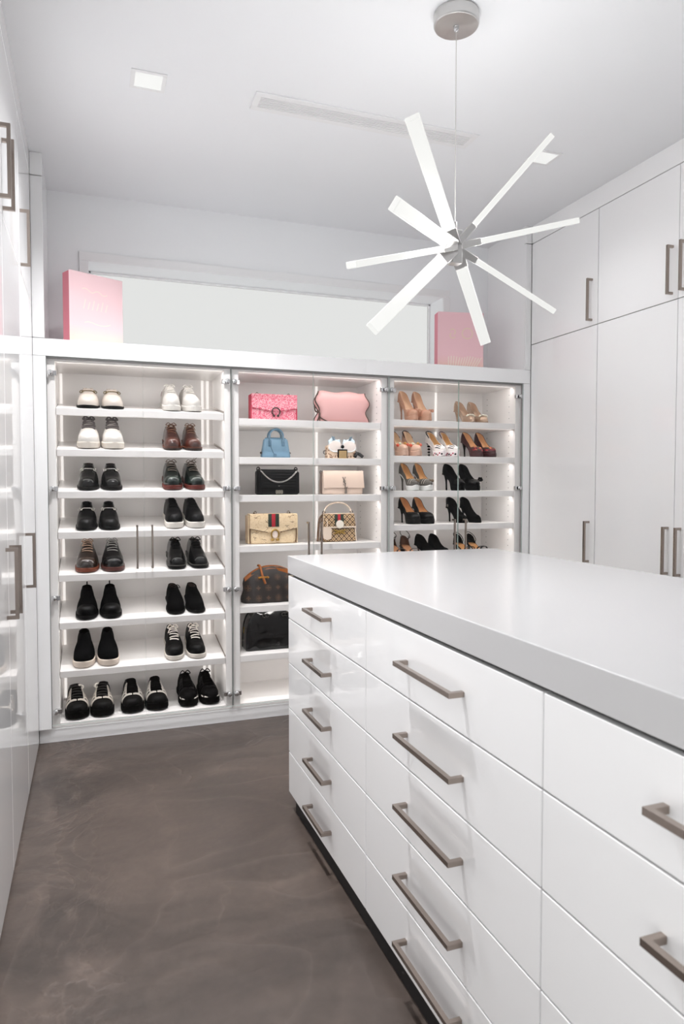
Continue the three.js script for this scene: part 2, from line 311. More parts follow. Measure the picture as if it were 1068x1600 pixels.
downlight(0.218, 0.737, 'square recessed ceiling light at left, above the shoe cabinet', LAMP.down, 69);
downlight(1.945, 0.727, 'square recessed ceiling light at right, behind a chandelier rod', LAMP.side, 62);
downlight(0.218, 1.65, 'added unseen square ceiling light over the aisle, second row from the window', LAMP.aisle, 50);  // this row and those below are added lamps out of view
downlight(0.218, 2.55, 'added unseen square ceiling light over the aisle, third row from the window', LAMP.rear, 50);
downlight(0.218, 3.45, 'added unseen square ceiling light over the aisle where the photographer stands', LAMP.rear, 50);
downlight(0.218, 4.45, 'added unseen square ceiling light over the rear end of the aisle', LAMP.rear, 50);
downlight(1.945, 2.55, 'added unseen square ceiling light over the far side of the island', LAMP.side, 60);
downlight(1.945, 4.45, 'added unseen square ceiling light at the back right of the room', LAMP.side, 60);
{
  const x0 = 0.606, x1 = 1.566, z0 = 0.682, z1 = 0.808, cx = (x0 + x1) / 2, cz = (z0 + z1) / 2;
  const t = thing('air_vent', 'long white slotted air vent recessed in the ceiling', 'vent', [cx, H, cz]), w = (x1 - x0) / 2, d = (z1 - z0) / 2;
  mesh('frame', [rbox(-w, w, -0.006, -0.0002, -d, -d + 0.028, 0.0015), rbox(-w, w, -0.006, -0.0002, d - 0.028, d, 0.0015), rbox(-w, -w + 0.026, -0.006, -0.0002, -d + 0.028, d - 0.028, 0.0015), rbox(w - 0.026, w, -0.006, -0.0002, -d + 0.028, d - 0.028, 0.0015)], M.trim, t);
  mesh('backing', box(-w + 0.02, w - 0.02, -0.0012, -0.0003, -d + 0.02, d - 0.02), M.gap, t);
  for (let i = 0; i < 6; i++) mesh('slat', rbox(-w + 0.026, w - 0.026, -0.005, -0.0018, -d + 0.0295 + i * 0.01125, -d + 0.0295 + i * 0.01125 + 0.0078, 0.0008), M.trim, t);
}
{
  // starburst pendant
  const t = thing('chandelier', 'starburst pendant of eight glowing square rods on a brushed metal hub', 'chandelier', [1.101, 1.957, 1.44]);
  const up = H - 1.957;
  mesh('canopy', new THREE.LatheGeometry([[0.0001, 0], [0.066, 0], [0.0695, -0.002], [0.071, -0.006], [0.071, -0.034], [0.069, -0.0385], [0.066, -0.04], [0.0001, -0.04]].map(([r, y]) => new THREE.Vector2(r, y)), 64).translate(0, up - 0.0002, 0), M.steel, t);
  mesh('cord_grip', new THREE.LatheGeometry([[0.0001, 0.002], [0.009, 0.002], [0.009, -0.008], [0.005, -0.015], [0.0001, -0.016]].map(([r, y]) => new THREE.Vector2(r, y)), 20).translate(0, up - 0.0402, 0), M.chrome, t);
  mesh('cord', new THREE.CylinderGeometry(0.0013, 0.0013, up - 0.09, 8).translate(0, (up - 0.04) / 2 + 0.02, 0), new THREE.MeshStandardMaterial({ color: rgb(0.62, 0.6, 0.57), roughness: 0.4 }), t);
  mesh('hub', [rbox(-0.018, 0.018, -0.055, 0.05, -0.018, 0.018, 0.003), new THREE.CylinderGeometry(0.006, 0.008, 0.03, 16).translate(0, 0.062, 0)], M.steel, t);
  const fw = new THREE.Vector3(0.46, 0.316, -0.83);
  // direction of each rod, and whether its broad side is turned to the doorway
  for (const [a, b, c, broad] of [[-0.632, 0.369, 0.682, 1], [0.651, 0.754, 0.091, 0], [0.955, 0.295, -0.027, 0], [0.932, -0.264, -0.246, 0], [0.624, -0.442, -0.644, 1], [-0.701, -0.64, 0.313, 1], [-0.86, -0.322, 0.396, 0], [-0.729, -0.082, 0.679, 1]]) {
    const dir = new THREE.Vector3(a, b, c).normalize();
    const side = new THREE.Vector3().crossVectors(dir, fw).normalize(), nor = new THREE.Vector3().crossVectors(side, dir);
    const q = new THREE.Quaternion().setFromRotationMatrix(broad ? new THREE.Matrix4().makeBasis(side, dir, nor) : new THREE.Matrix4().makeBasis(nor, dir, side.clone().negate()));
    const r = mesh('light_rod', rbox(-0.020, 0.020, 0.075, 0.497, -0.0095, 0.0095, 0.003), M.rod, t); r.quaternion.copy(q);
    mesh('sleeve', rbox(-0.0215, 0.0215, 0.012, 0.088, -0.011, 0.011, 0.002), M.steel, r);
    const l = new THREE.PointLight(new THREE.Color(1, 1, 0.995), LAMP.rod); l.name = 'rod_lamp'; l.castShadow = true; l.shadow.radius = 0.4; l.position.set(0, 0.2, 0); r.add(l);
  }
}

// ---------------------------------------------------------------- shoes
const leather = {}, matOf = (c, r = 0.45, more) => (leather[c + '_' + r + JSON.stringify(more ?? 0)] ??= (() => {
  const m = std(c, r, more), k = Math.max(m.color.r, m.color.g, m.color.b);
  if (k < 0.012) { m.color.multiplyScalar(0.5); m.specularIntensity = r > 0.6 ? 0.1 : 0.28; m.clearcoat *= 0.55; }
  return m;
})());
// A shoe points along +z, its ball and heel stand on y = 0. Its upper is an arch over every station t (heel 0, toe 1);
// a runs from -1 (left ground line) over 0 (ridge) to 1 (right ground line).
function shoeForm(o) {
  const L = o.L, W = o.W, s = o.side;
  const w = o.w ?? tab([0, 0.66], [0.14, 0.68], [0.4, 0.72], [0.68, 1.0], [0.85, 0.93], [1, 0.86]);
  const te = o.toeAt ?? 0.8, tp = o.toePow ?? 2.2, hp = o.heelAt ?? 0.12;
  const round = (t) => (t < hp ? Math.pow(Math.max(0, 1 - Math.pow(1 - t / hp, 2.3)), 1 / 2.3) : t > te ? Math.pow(Math.max(0, 1 - Math.pow((t - te) / (1 - te), tp)), 1 / tp) : 1);
  const hr = (t) => (t > 0.9 ? 0.35 + 0.65 * Math.pow(Math.max(0, 1 - Math.pow((t - 0.9) / 0.1, 2)), 0.5) : 1);
  const cx = (t) => -s * W * 0.10 * Math.sin(Math.PI * clamp((t - 0.15) / 0.85)) + s * W * 0.07;
  const f = { half: (t) => w(t) * W * round(t), cx, y0: o.y0, L };
  f.S = (t, a, off = 0) => {
    const th = (1 - Math.abs(a)) * Math.PI / 2, wv = f.half(t) + off, hv = o.h(t) * hr(t) + off;
    return [Math.sign(a) * wv * Math.pow(Math.cos(th), o.px ?? 0.72) + cx(t), o.y0(t) + hv * Math.pow(Math.sin(th), o.py ?? 0.85), (t - 0.5) * (L + 2 * off)];
  };
  f.patch = (t0, t1, a0, a1, off = 0.0014, nu = 10, nv = 8) => grid((u, v) => {
    const t = typeof t0 === 'function' ? t0(v) + (t1(v) - t0(v)) * u : t0 + (t1 - t0) * u, a = a0 + (a1 - a0) * v;
    return f.S(t, a, u === 0 || u === 1 || v === 0 || v === 1 ? -0.0004 : off);
  }, nu, nv);
  f.band = (path, width, off = 0.0018, n = 16) => grid((u, v) => {   // a strap laid over the upper: path u -> [t, a], width along t
    const [t, a] = path(u); return f.S(clamp(t + (v - 0.5) * width / L, 0.01, 0.995), a, v === 0 || v === 1 ? -0.0004 : off);
  }, n, 4);
  f.sole = (over, b0, lip = 0.002, bulge = 0.0012) => grid((u, v) => {
    const t = 0.5 - 0.5 * Math.cos(Math.PI * u), hw = f.half(t) + over * Math.sqrt(clamp(7 * Math.min(u, 1 - u))), zz = (t - 0.5) * (L + 2 * over), yt = o.y0(t) + lip, yb = b0(t);
    const k = [[-0.92, yb], [-1, yb + (yt - yb) * 0.25], [-1, yt - (yt - yb) * 0.2], [-0.97, yt], [0.97, yt], [1, yt - (yt - yb) * 0.2], [1, yb + (yt - yb) * 0.25], [0.92, yb], [-0.92, yb]][Math.round(v * 8)];
    return [k[0] * (hw + (Math.abs(k[0]) === 1 ? bulge * Math.min(1, hw / 0.012) : 0)) + cx(t), k[1], zz];
  }, 36, 8);
  f.upper = (ao) => {
    const N = 34, gs = [-1, 1].map((sd) => grid((u, v) => { const t = 0.5 - 0.5 * Math.cos(Math.PI * u); return f.S(t, sd < 0 ? -1 + (1 - ao(t)) * v : ao(t) + (1 - ao(t)) * v); }, N, 10));
    gs.forEach((g) => g.deleteAttribute('uv'));
    const g = mergeVertices(mergeGeometries(gs.map((q) => { q.deleteAttribute('normal'); return q; })), 1e-5); g.computeVertexNormals();
    return g;
  };
  f.lining = (ao, ta, tc, floorY = 0.006) => grid((u, v) => {
    const t = ta + (tc - ta) * u, s2 = v * 2 - 1, A = f.S(t, -ao(t)), B = f.S(t, ao(t)), k = (1 - Math.pow(Math.abs(s2), 5)) * Math.pow(Math.max(0, 1 - Math.pow(Math.abs(2 * u - 1), 6)), 0.8);
    const x = A[0] + (B[0] - A[0]) * v, ye = A[1] + (B[1] - A[1]) * v, yi = Math.min(ye, o.y0(t) + floorY);
    return [x, ye + (yi - ye) * k, A[2]];
  }, 20, 14);
  f.collar = (ao, ta, tc, r = 0.0026) => {
    const pts = [];
    for (let i = 0; i <= 14; i++) { const t = tc - (tc - ta) * i / 14; pts.push(f.S(t, ao(t))); }
    for (let i = 0; i <= 14; i++) { const t = ta + (tc - ta) * i / 14; pts.push(f.S(t, -ao(t))); }
    return tube(pts.filter((p, i) => !i || Math.hypot(p[0] - pts[i - 1][0], p[1] - pts[i - 1][1], p[2] - pts[i - 1][2]) > 0.002), r, 60, 6);
  };
  return f;
}
const rope = (pts, r, seg = 18) => tube(pts, r, seg, 6);

function flatShoe(name, label, group, o) {   // oxfords, loafers, sneakers, running shoes
  const t = thing(name, label, 'shoe'), L = o.L ?? 0.285, W = (o.W ?? 0.05) * 0.965, base = o.base ?? 0.012, lift = o.heel ?? 0;
  t.userData.group = 'pair of ' + label.replace(/^.*? one of the /, '');
  const y0 = tab([0, base + lift], [0.25, base + lift], [0.45, base + lift * 0.45 + (lift ? 0.003 : 0)], [0.62, base], [0.85, base], [1, base + 0.006]);
  const hi = o.high ?? 1;
  const h = o.h ?? tab([0, 0.066 * hi], [0.12, 0.076 * hi], [0.34, 0.088 * hi], [0.5, 0.082], [0.66, 0.064], [0.8, 0.050], [0.92, 0.043], [1, 0.032]);
  const form = shoeForm({ L, W, side: o.side, h, y0, toePow: o.toePow, toeAt: o.toeAt, w: o.w, px: o.px });
  const tc = o.open ?? 0.46, ao = tab([0, 0.12], [0.03, 0.22], [0.12, 0.34], [tc * 0.6, 0.36], [tc * 0.92, 0.26], [tc, 0.0], [1, 0]);
  const M1 = matOf(...[].concat(o.upper)), M2 = matOf(...[].concat(o.sole)), ML = matOf(...[].concat(o.lining ?? ['#141110', 0.8]));
  mesh('upper', form.upper(ao), M1, t);
  mesh('lining', form.lining(ao, 0.025, tc - 0.004), ML, t);
  mesh('collar', form.collar(ao, 0.02, tc - 0.015, o.collarR ?? 0.0026), matOf(...[].concat(o.collar ?? o.upper)), t);
  mesh('sole', form.sole(o.welt ?? 0.003, lift ? tab([0, 0], [0.26, 0], [0.285, base * 0.9], [0.45, base * 0.5], [0.6, 0], [0.86, 0], [1, 0.006]) : tab([0, 0.003], [0.06, 0], [0.8, 0], [1, o.spring ?? 0.006]), o.lip ?? 0.002), M2, t);
  if (o.weltLine) mesh('welt', form.sole((o.welt ?? 0.003) + 0.0012, (q) => y0(q) - 0.001, 0.0024), matOf(o.weltLine, 0.5), t);
  if (o.tongue) mesh('tongue', form.patch((v) => tc * 0.62 - 0.02 * Math.cos((v - 0.5) * Math.PI) * 0, () => 0.62, -0.3, 0.3, 0.003, 10, 8), matOf(...[].concat(o.tongue)), t);
  if (o.cap) { const c = form.patch((v) => 0.80 + 0.02 * Math.cos((v - 0.5) * Math.PI), () => 0.985, -0.96, 0.96, 0.0014, 10, 16); mesh('toe_cap', c, matOf(...[].concat(o.cap)), t); }
  for (const [t0, t1, a0, a1, c, n, off] of o.patches ?? []) for (const sd of n === 'one' ? [1] : [-1, 1]) {
    const m = typeof t0 === 'function' ? [t0, t1] : [t0, t1];
    mesh(n && n !== 'one' ? n : 'overlay', form.patch(m[0], m[1], sd * a0, sd * a1, off ?? 0.0016), matOf(...[].concat(c)), t);
  }
  if (o.laces) {
    const [n, lt0, lt1, aw, c, r, messy] = o.laces, lm = matOf(c, 0.75);
    for (let i = 0; i < n; i++) {
      const a = lt1 + (lt0 - lt1) * i / Math.max(1, n - 1), z2 = a - 0.018, pts = [];
      for (let k = 0; k <= 6; k++) { const q = -1 + k / 3; pts.push(form.S(a - (i % 2 ? 1 : -1) * 0.010 * q, q * aw * (0.9 + 0.25 * i / n), 0.0022 + 0.0018 * (1 - q * q))); }
      mesh('lace', rope(pts, r), lm, t);
    }
    if (o.bow) {
      const p = form.S(lt0 - 0.03, 0, 0.006), b = [];
      for (const sd of [-1, 1]) {
        b.push(rope([p, [p[0] + sd * 0.014, p[1] + 0.010 * o.bow, p[2] + 0.004], [p[0] + sd * 0.026, p[1] - 0.004, p[2] + 0.012], [p[0] + sd * 0.012, p[1] - 0.002, p[2] + 0.012], p], r, 24));
        b.push(rope([p, [p[0] + sd * 0.012, p[1] - 0.002, p[2] + 0.016], [p[0] + sd * 0.024, p[1] - 0.024, p[2] + 0.03]], r, 12));
      }
      mesh('lace_bow', b, lm, t);
    }
    if (o.stray) { const p = form.S(lt0 - 0.02, 0, 0.004); mesh('loose_lace', rope([p, ...o.stray.map(([x, y, z]) => [p[0] + x, p[1] + y, p[2] + z])], r * 0.9, 24), lm, t); }
  }
  if (o.bit) {
    const bm = matOf(...o.bit), k = form.S(0.60, 0, 0.004), b = [], l = form.S(0.585, -0.34, 0.005), r2 = form.S(0.585, 0.34, 0.005);
    mesh('saddle_strap', form.band((u) => [0.58, -0.9 + 1.8 * u], 0.022, 0.0022, 18), M1, t);
    b.push(rope([l, [(l[0] + k[0]) / 2, k[1] + 0.0005, k[2] - 0.002], [k[0], k[1] + 0.001, k[2]], [(r2[0] + k[0]) / 2, k[1] + 0.0005, k[2] - 0.002], r2], 0.0022));
    for (const q of [l, r2]) b.push(new THREE.TorusGeometry(0.0085, 0.0019, 6, 18).rotateX(-1.0).rotateZ(q === l ? 0.5 : -0.5).translate(q[0], q[1] + 0.001, q[2] + 0.002));
    mesh('horsebit', b, bm, t);
  }
  if (o.tab) { const p = form.S(0.0, 0, 0); mesh('pull_tab', rope([[p[0], p[1] - 0.012, p[2] - 0.001], [p[0], p[1] + 0.014, p[2] - 0.004], [p[0], p[1] + 0.012, p[2] + 0.004], [p[0], p[1] - 0.004, p[2] + 0.005]], 0.0028), M1, t); }
  return t;
}
function heelShoe(name, label, group, o) {   // pumps, sandals: pitched on a heel
  const t = thing(name, label, 'shoe'), L = o.L ?? 0.205, W = o.W ?? 0.036, Hh = o.heel, P = o.plat ?? 0.004;
  t.userData.group = 'pair of ' + label.replace(/^.*? one of the /, '');
  const y0 = tab([0, Hh + P * 0.4], [0.18, Hh * 0.93 + P * 0.4], [0.42, Hh * 0.50 + P * 0.7], [0.62, Hh * 0.10 + P], [0.72, P], [0.9, P], [1, P + 0.006]);
  const h = o.h ?? tab([0, 0.058], [0.15, 0.056], [0.4, 0.046], [0.62, 0.040], [0.78, 0.040], [0.92, 0.030], [1, 0.020]);
  const form = shoeForm({ L, W, side: o.side, h, y0, toePow: o.toePow ?? 1.8, toeAt: o.toeAt ?? 0.7, px: 0.62, py: 0.8, w: tab([0, 0.70], [0.15, 0.72], [0.42, 0.66], [0.7, 1.0], [0.88, 0.88], [1, 0.8]) });
  const tc = o.open ?? 0.70, ao = tab([0, 0.06], [0.03, 0.16], [0.15, 0.38], [0.35, 0.60], [tc * 0.85, 0.56], [tc * 0.96, 0.36], [tc, 0], [1, 0]);
  const MU = matOf(...[].concat(o.upper)), MI = matOf(...[].concat(o.insole ?? ['#c9a582', 0.6])), MS = matOf(...[].concat(o.sole ?? o.upper)), MH = matOf(...[].concat(o.heelMat ?? o.upper));
  if (!o.sandal) {
    mesh('upper', form.upper(ao), MU, t);
    mesh('insole', form.lining(ao, 0.02, tc - 0.004, 0.004), MI, t);
    mesh('topline', form.collar(ao, 0.02, tc - 0.012, 0.0014), MU, t);
  } else {
    mesh('insole', grid((u, v) => { const q = 0.5 - 0.5 * Math.cos(Math.PI * u), s2 = v * 2 - 1; return [form.cx(q) + s2 * form.half(q) * 0.97, y0(q) + 0.0035, (q - 0.5) * L]; }, 26, 6), MI, t);
  }
  mesh('sole', form.sole(0.0015, (q) => (q < 0.56 ? y0(q) - 0.005 : Math.max(0, Math.min(y0(q) - 0.003, (0.66 - q) * 0.35))) + (q > 0.9 ? (q - 0.9) * 0.06 : 0), 0.0016, 0.0005), MS, t);
  const hz = (0.085 - 0.5) * L, rb = o.block ? 0.020 : 0.0145, rt = o.block ? 0.017 : 0.0048, hy = y0(0.09) - 0.004;
  mesh('heel', grid((u, v) => {
    const y = hy * (1 - u), k = u < 0.12 ? 0 : (u - 0.12) / 0.88, r = rb + (rt - rb) * Math.pow(clamp(u * (o.block ? 1 : 2.1)), 0.7), a = v * 2 * Math.PI;
    return [form.cx(0.09) + r * Math.cos(a), u === 1 ? 0 : y, hz - 0.006 + (o.block ? 0 : 0.006) * u + r * Math.sin(a) * (1.05 - 0.15 * u) * (Math.sin(a) > 0 ? 1.1 : 0.9)];
  }, 12, 14), MH, t);
  for (const [u0, u1, a0, a1, c, nm, off] of o.patches ?? []) mesh(nm ?? 'overlay', form.patch(u0, u1, a0, a1, off ?? 0.0014, 8, 10), matOf(...[].concat(c)), t);
  for (const [tt, w2, c, a] of o.straps ?? []) mesh('strap', form.band((u) => [tt + (a ?? 0) * (u - 0.5), -0.98 + 1.96 * u], w2, 0.002, 18), matOf(...[].concat(c)), t);
  if (o.counter) mesh('heel_counter', form.upper((q) => (q < 0.2 ? tab([0, 0.0], [0.2, 0.9])(q) : 0.97)), matOf(...[].concat(o.counter)), t);
  if (o.ankle) {
    const c = matOf(...[].concat(o.ankle)), p = form.S(0.1, 0, 0), yy = y0(0.06) + (o.ankleH ?? 0.07), loops = [];
    for (let k = 0; k < (o.ankleN ?? 1); k++) loops.push(rope([...arcPts(0, 0, 0.026, 0.034, -Math.PI / 2, 1.5 * Math.PI, 14).map(([x, z]) => [form.cx(0.1) + x, yy - k * 0.014 - z * (o.droop ?? 0.5) - 0.01, -0.5 * L + 0.032 + z])], 0.0022, 40));
    for (const sd of [-1, 1]) loops.push(rope([form.S(0.10, sd * 0.9, 0.001), [form.cx(0.1) + sd * 0.024, yy - 0.02, -0.5 * L + 0.030]], 0.0022, 6));
    mesh('ankle_strap', loops, c, t);
    mesh('buckle', new THREE.TorusGeometry(0.005, 0.0012, 6, 14).scale(1, 1.3, 1).rotateY(Math.PI / 2).translate(form.cx(0.1) + o.side * 0.0275, yy - 0.026, -0.5 * L + 0.04), matOf('#b9b2a5', 0.3, { metalness: 1 }), t);
  }
  if (o.extra) o.extra(t, form);
  return t;
}
// set a pair down: centres of the two toes along the shelf, the shelf's front edge height, slanted or level
function setPair(x1, x2, y, slant, make, { back = 0.012, yaw = [0, 0] } = {}) {
  [[x1, -1, 0], [x2, 1, 1]].forEach(([x, side, i]) => {
    const s = make(side, i), L = s.userData.length ?? (slant ? 0.285 : 0.205);
    delete s.userData.length;
    const d = L / 2 + back;   // from the shelf's front edge along the shelf
    s.rotation.set(slant ? SLOPE : 0, yaw[i] + side * (slant ? 0.02 : 0), 0, 'XYZ');
    s.position.set(x, y + (slant ? d * Math.sin(SLOPE) : 0) + 0.0006, -0.032 - d * Math.cos(slant ? SLOPE : 0));
  });
}
const LR = (i, a) => (i ? 'right' : 'left') + ' one of the ' + a;
const black = ['#0b0b0c', 0.4], blackSuede = ['#09090a', 0.9], patent = ['#08080a', 0.12, { clearcoat: 1, clearcoatRoughness: 0.05 }], white = ['#cfcbc6', 0.55], cream = ['#e6ddd2', 0.5], gold = ['#b99a5a', 0.3, { metalness: 1 }], silver = ['#c6c3bd', 0.25, { metalness: 1 }];

// left cabinet, from the top shelf down
setPair(-0.006, 0.104, SH1[0], true, (side, i) => flatShoe('loafer', LR(i, 'white loafers with metal horsebit on the top shelf'), '', { side, W: 0.0505, upper: ['#cdc3ba', 0.45], sole: ['#151312', 0.6], base: 0.009, heel: 0.014, bit: ['#7b6c4c', 0.35, { metalness: 1 }], open: 0.5, lining: ['#cfc3b8', 0.7], h: tab([0, 0.058], [0.2, 0.066], [0.4, 0.074], [0.55, 0.068], [0.7, 0.054], [0.85, 0.046], [1, 0.034]) }));
setPair(0.380, 0.474, SH1[0], true, (side, i) => flatShoe('sneaker', LR(i, 'plain white lace-up sneakers on the top shelf'), '', { side, W: 0.0428, upper: white, sole: ['#d2cec8', 0.6], base: 0.024, laces: [5, 0.42, 0.66, 0.26, '#d6d2cc', 0.0026], tongue: white, patches: [[0.02, 0.12, 0.42, 0.75, i ? white : ['#7c2b38', 0.5], 'heel_tab']], bow: 0.6 }), { yaw: [0.05, 0.08] });
setPair(-0.006, 0.103, SH1[1], true, (side, i) => flatShoe('sneaker', LR(i, 'chunky white sneakers with wide grey laces'), '', { side, W: 0.0505, high: 1.12, upper: white, sole: ['#cfc7bd', 0.6], base: 0.028, laces: [5, 0.42, 0.66, 0.36, '#4a4444', 0.0046], tongue: ['#cfcac4', 0.6], bow: 1.0, stray: i ? null : [[-0.006, 0.008, 0.0], [-0.016, 0.016, 0.006]] }));
setPair(0.385, 0.481, SH1[1], true, (side, i) => flatShoe('derby_shoe', LR(i, 'reddish brown derby shoes on the second shelf'), '', { side, W: 0.0435, upper: ['#34150e', 0.3, { clearcoat: 0.6 }], sole: ['#2a130b', 0.5], base: 0.011, heel: 0.012, weltLine: '#6b3216', laces: [4, 0.44, 0.64, 0.24, '#6d4a36', 0.0019], bow: 0.8, cap: ['#4a1d10', 0.28, { clearcoat: 0.6 }] }));
setPair(-0.010, 0.094, SH1[2], true, (side, i) => flatShoe('monk_strap_shoe', LR(i, 'black buckled leather shoes on the third shelf'), '', { side, W: 0.048, upper: ['#0c0b0b', 0.22, { clearcoat: 0.7 }], sole: ['#161210', 0.5], base: 0.012, heel: 0.014, bit: silver, lining: ['#3d1518', 0.7] }));
setPair(0.384, 0.487, SH1[2], true, (side, i) => flatShoe('oxford_shoe', LR(i, 'dark green oxfords with red-brown soles'), '', { side, W: 0.0472, upper: ['#101a17', 0.25, { clearcoat: 0.6 }], sole: ['#5a1c12', 0.5], base: 0.020, heel: 0.01, laces: [5, 0.42, 0.66, 0.24, '#6f6259', 0.0019], bow: 0.8, stray: i ? [[0.02, 0.012, 0.0], [0.032, 0.026, 0.002], [0.022, 0.03, 0.004], [0.014, 0.016, 0.004]] : null, cap: ['#10201b', 0.22, { clearcoat: 0.7 }] }), { yaw: [0, 0.05] });
setPair(-0.020, 0.082, SH1[3], true, (side, i) => flatShoe('loafer', LR(i, 'black loafers with silver horsebit on the fourth shelf'), '', { side, W: 0.0472, upper: ['#0b0a0b', 0.35], sole: ['#0d0b0b', 0.5], base: 0.010, heel: 0.012, bit: silver, open: 0.52, toePow: 2.6 }));
setPair(0.388, 0.487, SH1[3], true, (side, i) => flatShoe('sneaker', LR(i, 'black leather sneakers with thick white soles'), '', { side, W: 0.0445, upper: ['#0d0d0f', 0.4], sole: ['#d9d4cd', 0.6], base: 0.027, high: 1.05, laces: [5, 0.42, 0.66, 0.26, '#121214', 0.0024], tongue: black, collarR: 0.004, stray: i ? [[0.014, 0.012, 0.0], [0.034, 0.022, 0.002], [0.056, 0.026, 0.004]] : null }), { yaw: [0.03, 0.05] });
setPair(-0.020, 0.096, SH1[4], true, (side, i) => flatShoe('wingtip_shoe', LR(i, i ? 'dark wingtip shoes with pale laces and rust soles' : 'dark wingtip shoes with pale laces and rust soles'), '', { side, W: 0.053, upper: [i ? '#141213' : '#1d130d', 0.28, { clearcoat: 0.6 }], sole: [i ? '#4a2018' : '#70331b', 0.5], base: 0.018, heel: 0.008, laces: [5, 0.42, 0.66, 0.24, i ? '#8d8a88' : '#a08573', 0.0022], bow: 0.8, cap: [i ? '#121214' : '#24160e', 0.25, { clearcoat: 0.7 }] }));
setPair(0.400, 0.503, SH1[4], true, (side, i) => flatShoe('derby_shoe', LR(i, 'plain black derby shoes with pale welt line'), '', { side, W: 0.0455, upper: ['#0b0b0c', 0.25, { clearcoat: 0.5 }], sole: ['#0e0d0d', 0.5], base: 0.014, heel: 0.008, weltLine: '#4c4a46', laces: [4, 0.44, 0.62, 0.22, '#0d0d0d', 0.0022], bow: 1.0, toePow: 2.8, lining: ['#3a2317', 0.7] }), { yaw: [0, 0.03] });
setPair(-0.024, 0.083, SH1[5], true, (side, i) => flatShoe('knit_shoe', LR(i, 'black knitted shoes with heel tabs on the sixth shelf'), '', { side, W: 0.0498, high: 1.1, upper: ['#0a0a0b', 0.8], sole: ['#0f0e0e', 0.6], base: 0.016, tab: true, cap: ['#0a0a0b', 0.42], open: 0.42, laces: [3, 0.44, 0.6, 0.2, '#141315', 0.0022] }));
setPair(0.394, 0.490, SH1[5], true, (side, i) => flatShoe('slip_on_shoe', LR(i, 'black suede shoes with brown lining on the sixth shelf'), '', { side, W: 0.0445, upper: blackSuede, sole: ['#121011', 0.6], base: 0.010, open: 0.5, lining: ['#3b2a22', 0.8], laces: [1, 0.50, 0.52, 0.26, '#161516', 0.0020], bow: i ? 0 : 0.9 }));
setPair(-0.040, 0.068, SH1[6], true, (side, i) => flatShoe('slip_on_shoe', LR(i, 'black canvas slip-ons with thick white soles'), '', { side, W: 0.0505, upper: ['#0c0d0f', 0.85], sole: ['#d8cabd', 0.6], base: 0.028, open: 0.42, collarR: 0.0035 }));
setPair(0.385, 0.490, SH1[6], true, (side, i) => flatShoe('sneaker', LR(i, 'black sneakers with white laces on the seventh shelf'), '', { side, W: 0.0465, upper: ['#0c0c0d', 0.6], sole: ['#d8d1c8', 0.6], base: 0.019, laces: [6, 0.40, 0.70, 0.24, '#e4dcd4', 0.0030], tongue: ['#111112', 0.7], bow: 1.0, lining: ['#8d7460', 0.8], cap: ['#0e0e0f', 0.5] }));
const runner = (side, over, c2, extra) => ({ side, W: 0.054, L: 0.29, high: 1.08, upper: ['#121112', 0.7], sole: ['#0c0b0b', 0.7], base: 0.026, spring: 0.012, lip: 0.010, tongue: ['#141313', 0.8], laces: [6, 0.36, 0.70, 0.26, c2, 0.0026],
  cap: ['#0d0c0c', 0.6], patches: [[0.735, 0.785, 0.0, 0.92, over, 'eyestay', 0.0024], [0.655, 0.695, 0.26, 0.84, over, 'overlay', 0.0022], [0.575, 0.615, 0.26, 0.80, over, 'overlay', 0.0022], [0.495, 0.535, 0.26, 0.78, over, 'overlay', 0.0022], [0.38, 0.76, 0.27, 0.37, over, 'eyestay', 0.0026], [0.40, 0.455, 0.30, 0.72, over, 'overlay', 0.0022], ...extra] });
const silverGrey = ['#c4beb7', 0.45];
setPair(-0.080, 0.041, 0.0865, false, (side, i) => { const s = flatShoe('running_shoe', LR(i, 'black running shoes with a pale crescent on the tongue'), '', { ...runner(side, ['#c9c0b7', 0.5], '#2a2625', []) }); s.userData.length = 0.29;
  s.add(Object.assign(new THREE.Mesh(new THREE.TorusGeometry(0.013, 0.0055, 6, 16, 4.2).rotateZ(i ? 1.2 : -2.0).rotateX(-0.9).translate(side * -0.006 + (i ? -0.016 : 0.012), 0.112, -0.022), matOf('#ded8cf', 0.55)), { name: 'tongue_crescent' })); return s; }, { back: 0.004, yaw: [0.06, -0.02] });
setPair(0.180, 0.297, 0.0865, false, (side, i) => { const s = flatShoe('running_shoe', LR(i, 'black running shoes with silver side stripes, middle pair'), '', runner(side, silverGrey, '#171616', [])); s.userData.length = 0.29; return s; }, { back: 0.012 });
setPair(0.452, 0.556, 0.0865, false, (side, i) => { const s = flatShoe('running_shoe', LR(i, 'black trainers with small white toe accents, rightmost pair below'), '', { W: 0.05, ...runner(side, ['#111011', 0.4], '#141313', [[0.90, 0.97, 0.80, 0.97, ['#d5cec6', 0.5], 'toe_accent'], [0.74, 0.765, 0.12, 0.5, ['#cfc8c0', 0.5], 'toe_accent'], [0.78, 0.87, 0.84, 0.98, ['#d5cec6', 0.5], 'toe_accent']]), cap: null, bow: 1.1, W: 0.047 }); s.userData.length = 0.29; return s; }, { back: 0.016, yaw: [0, 0.04] });

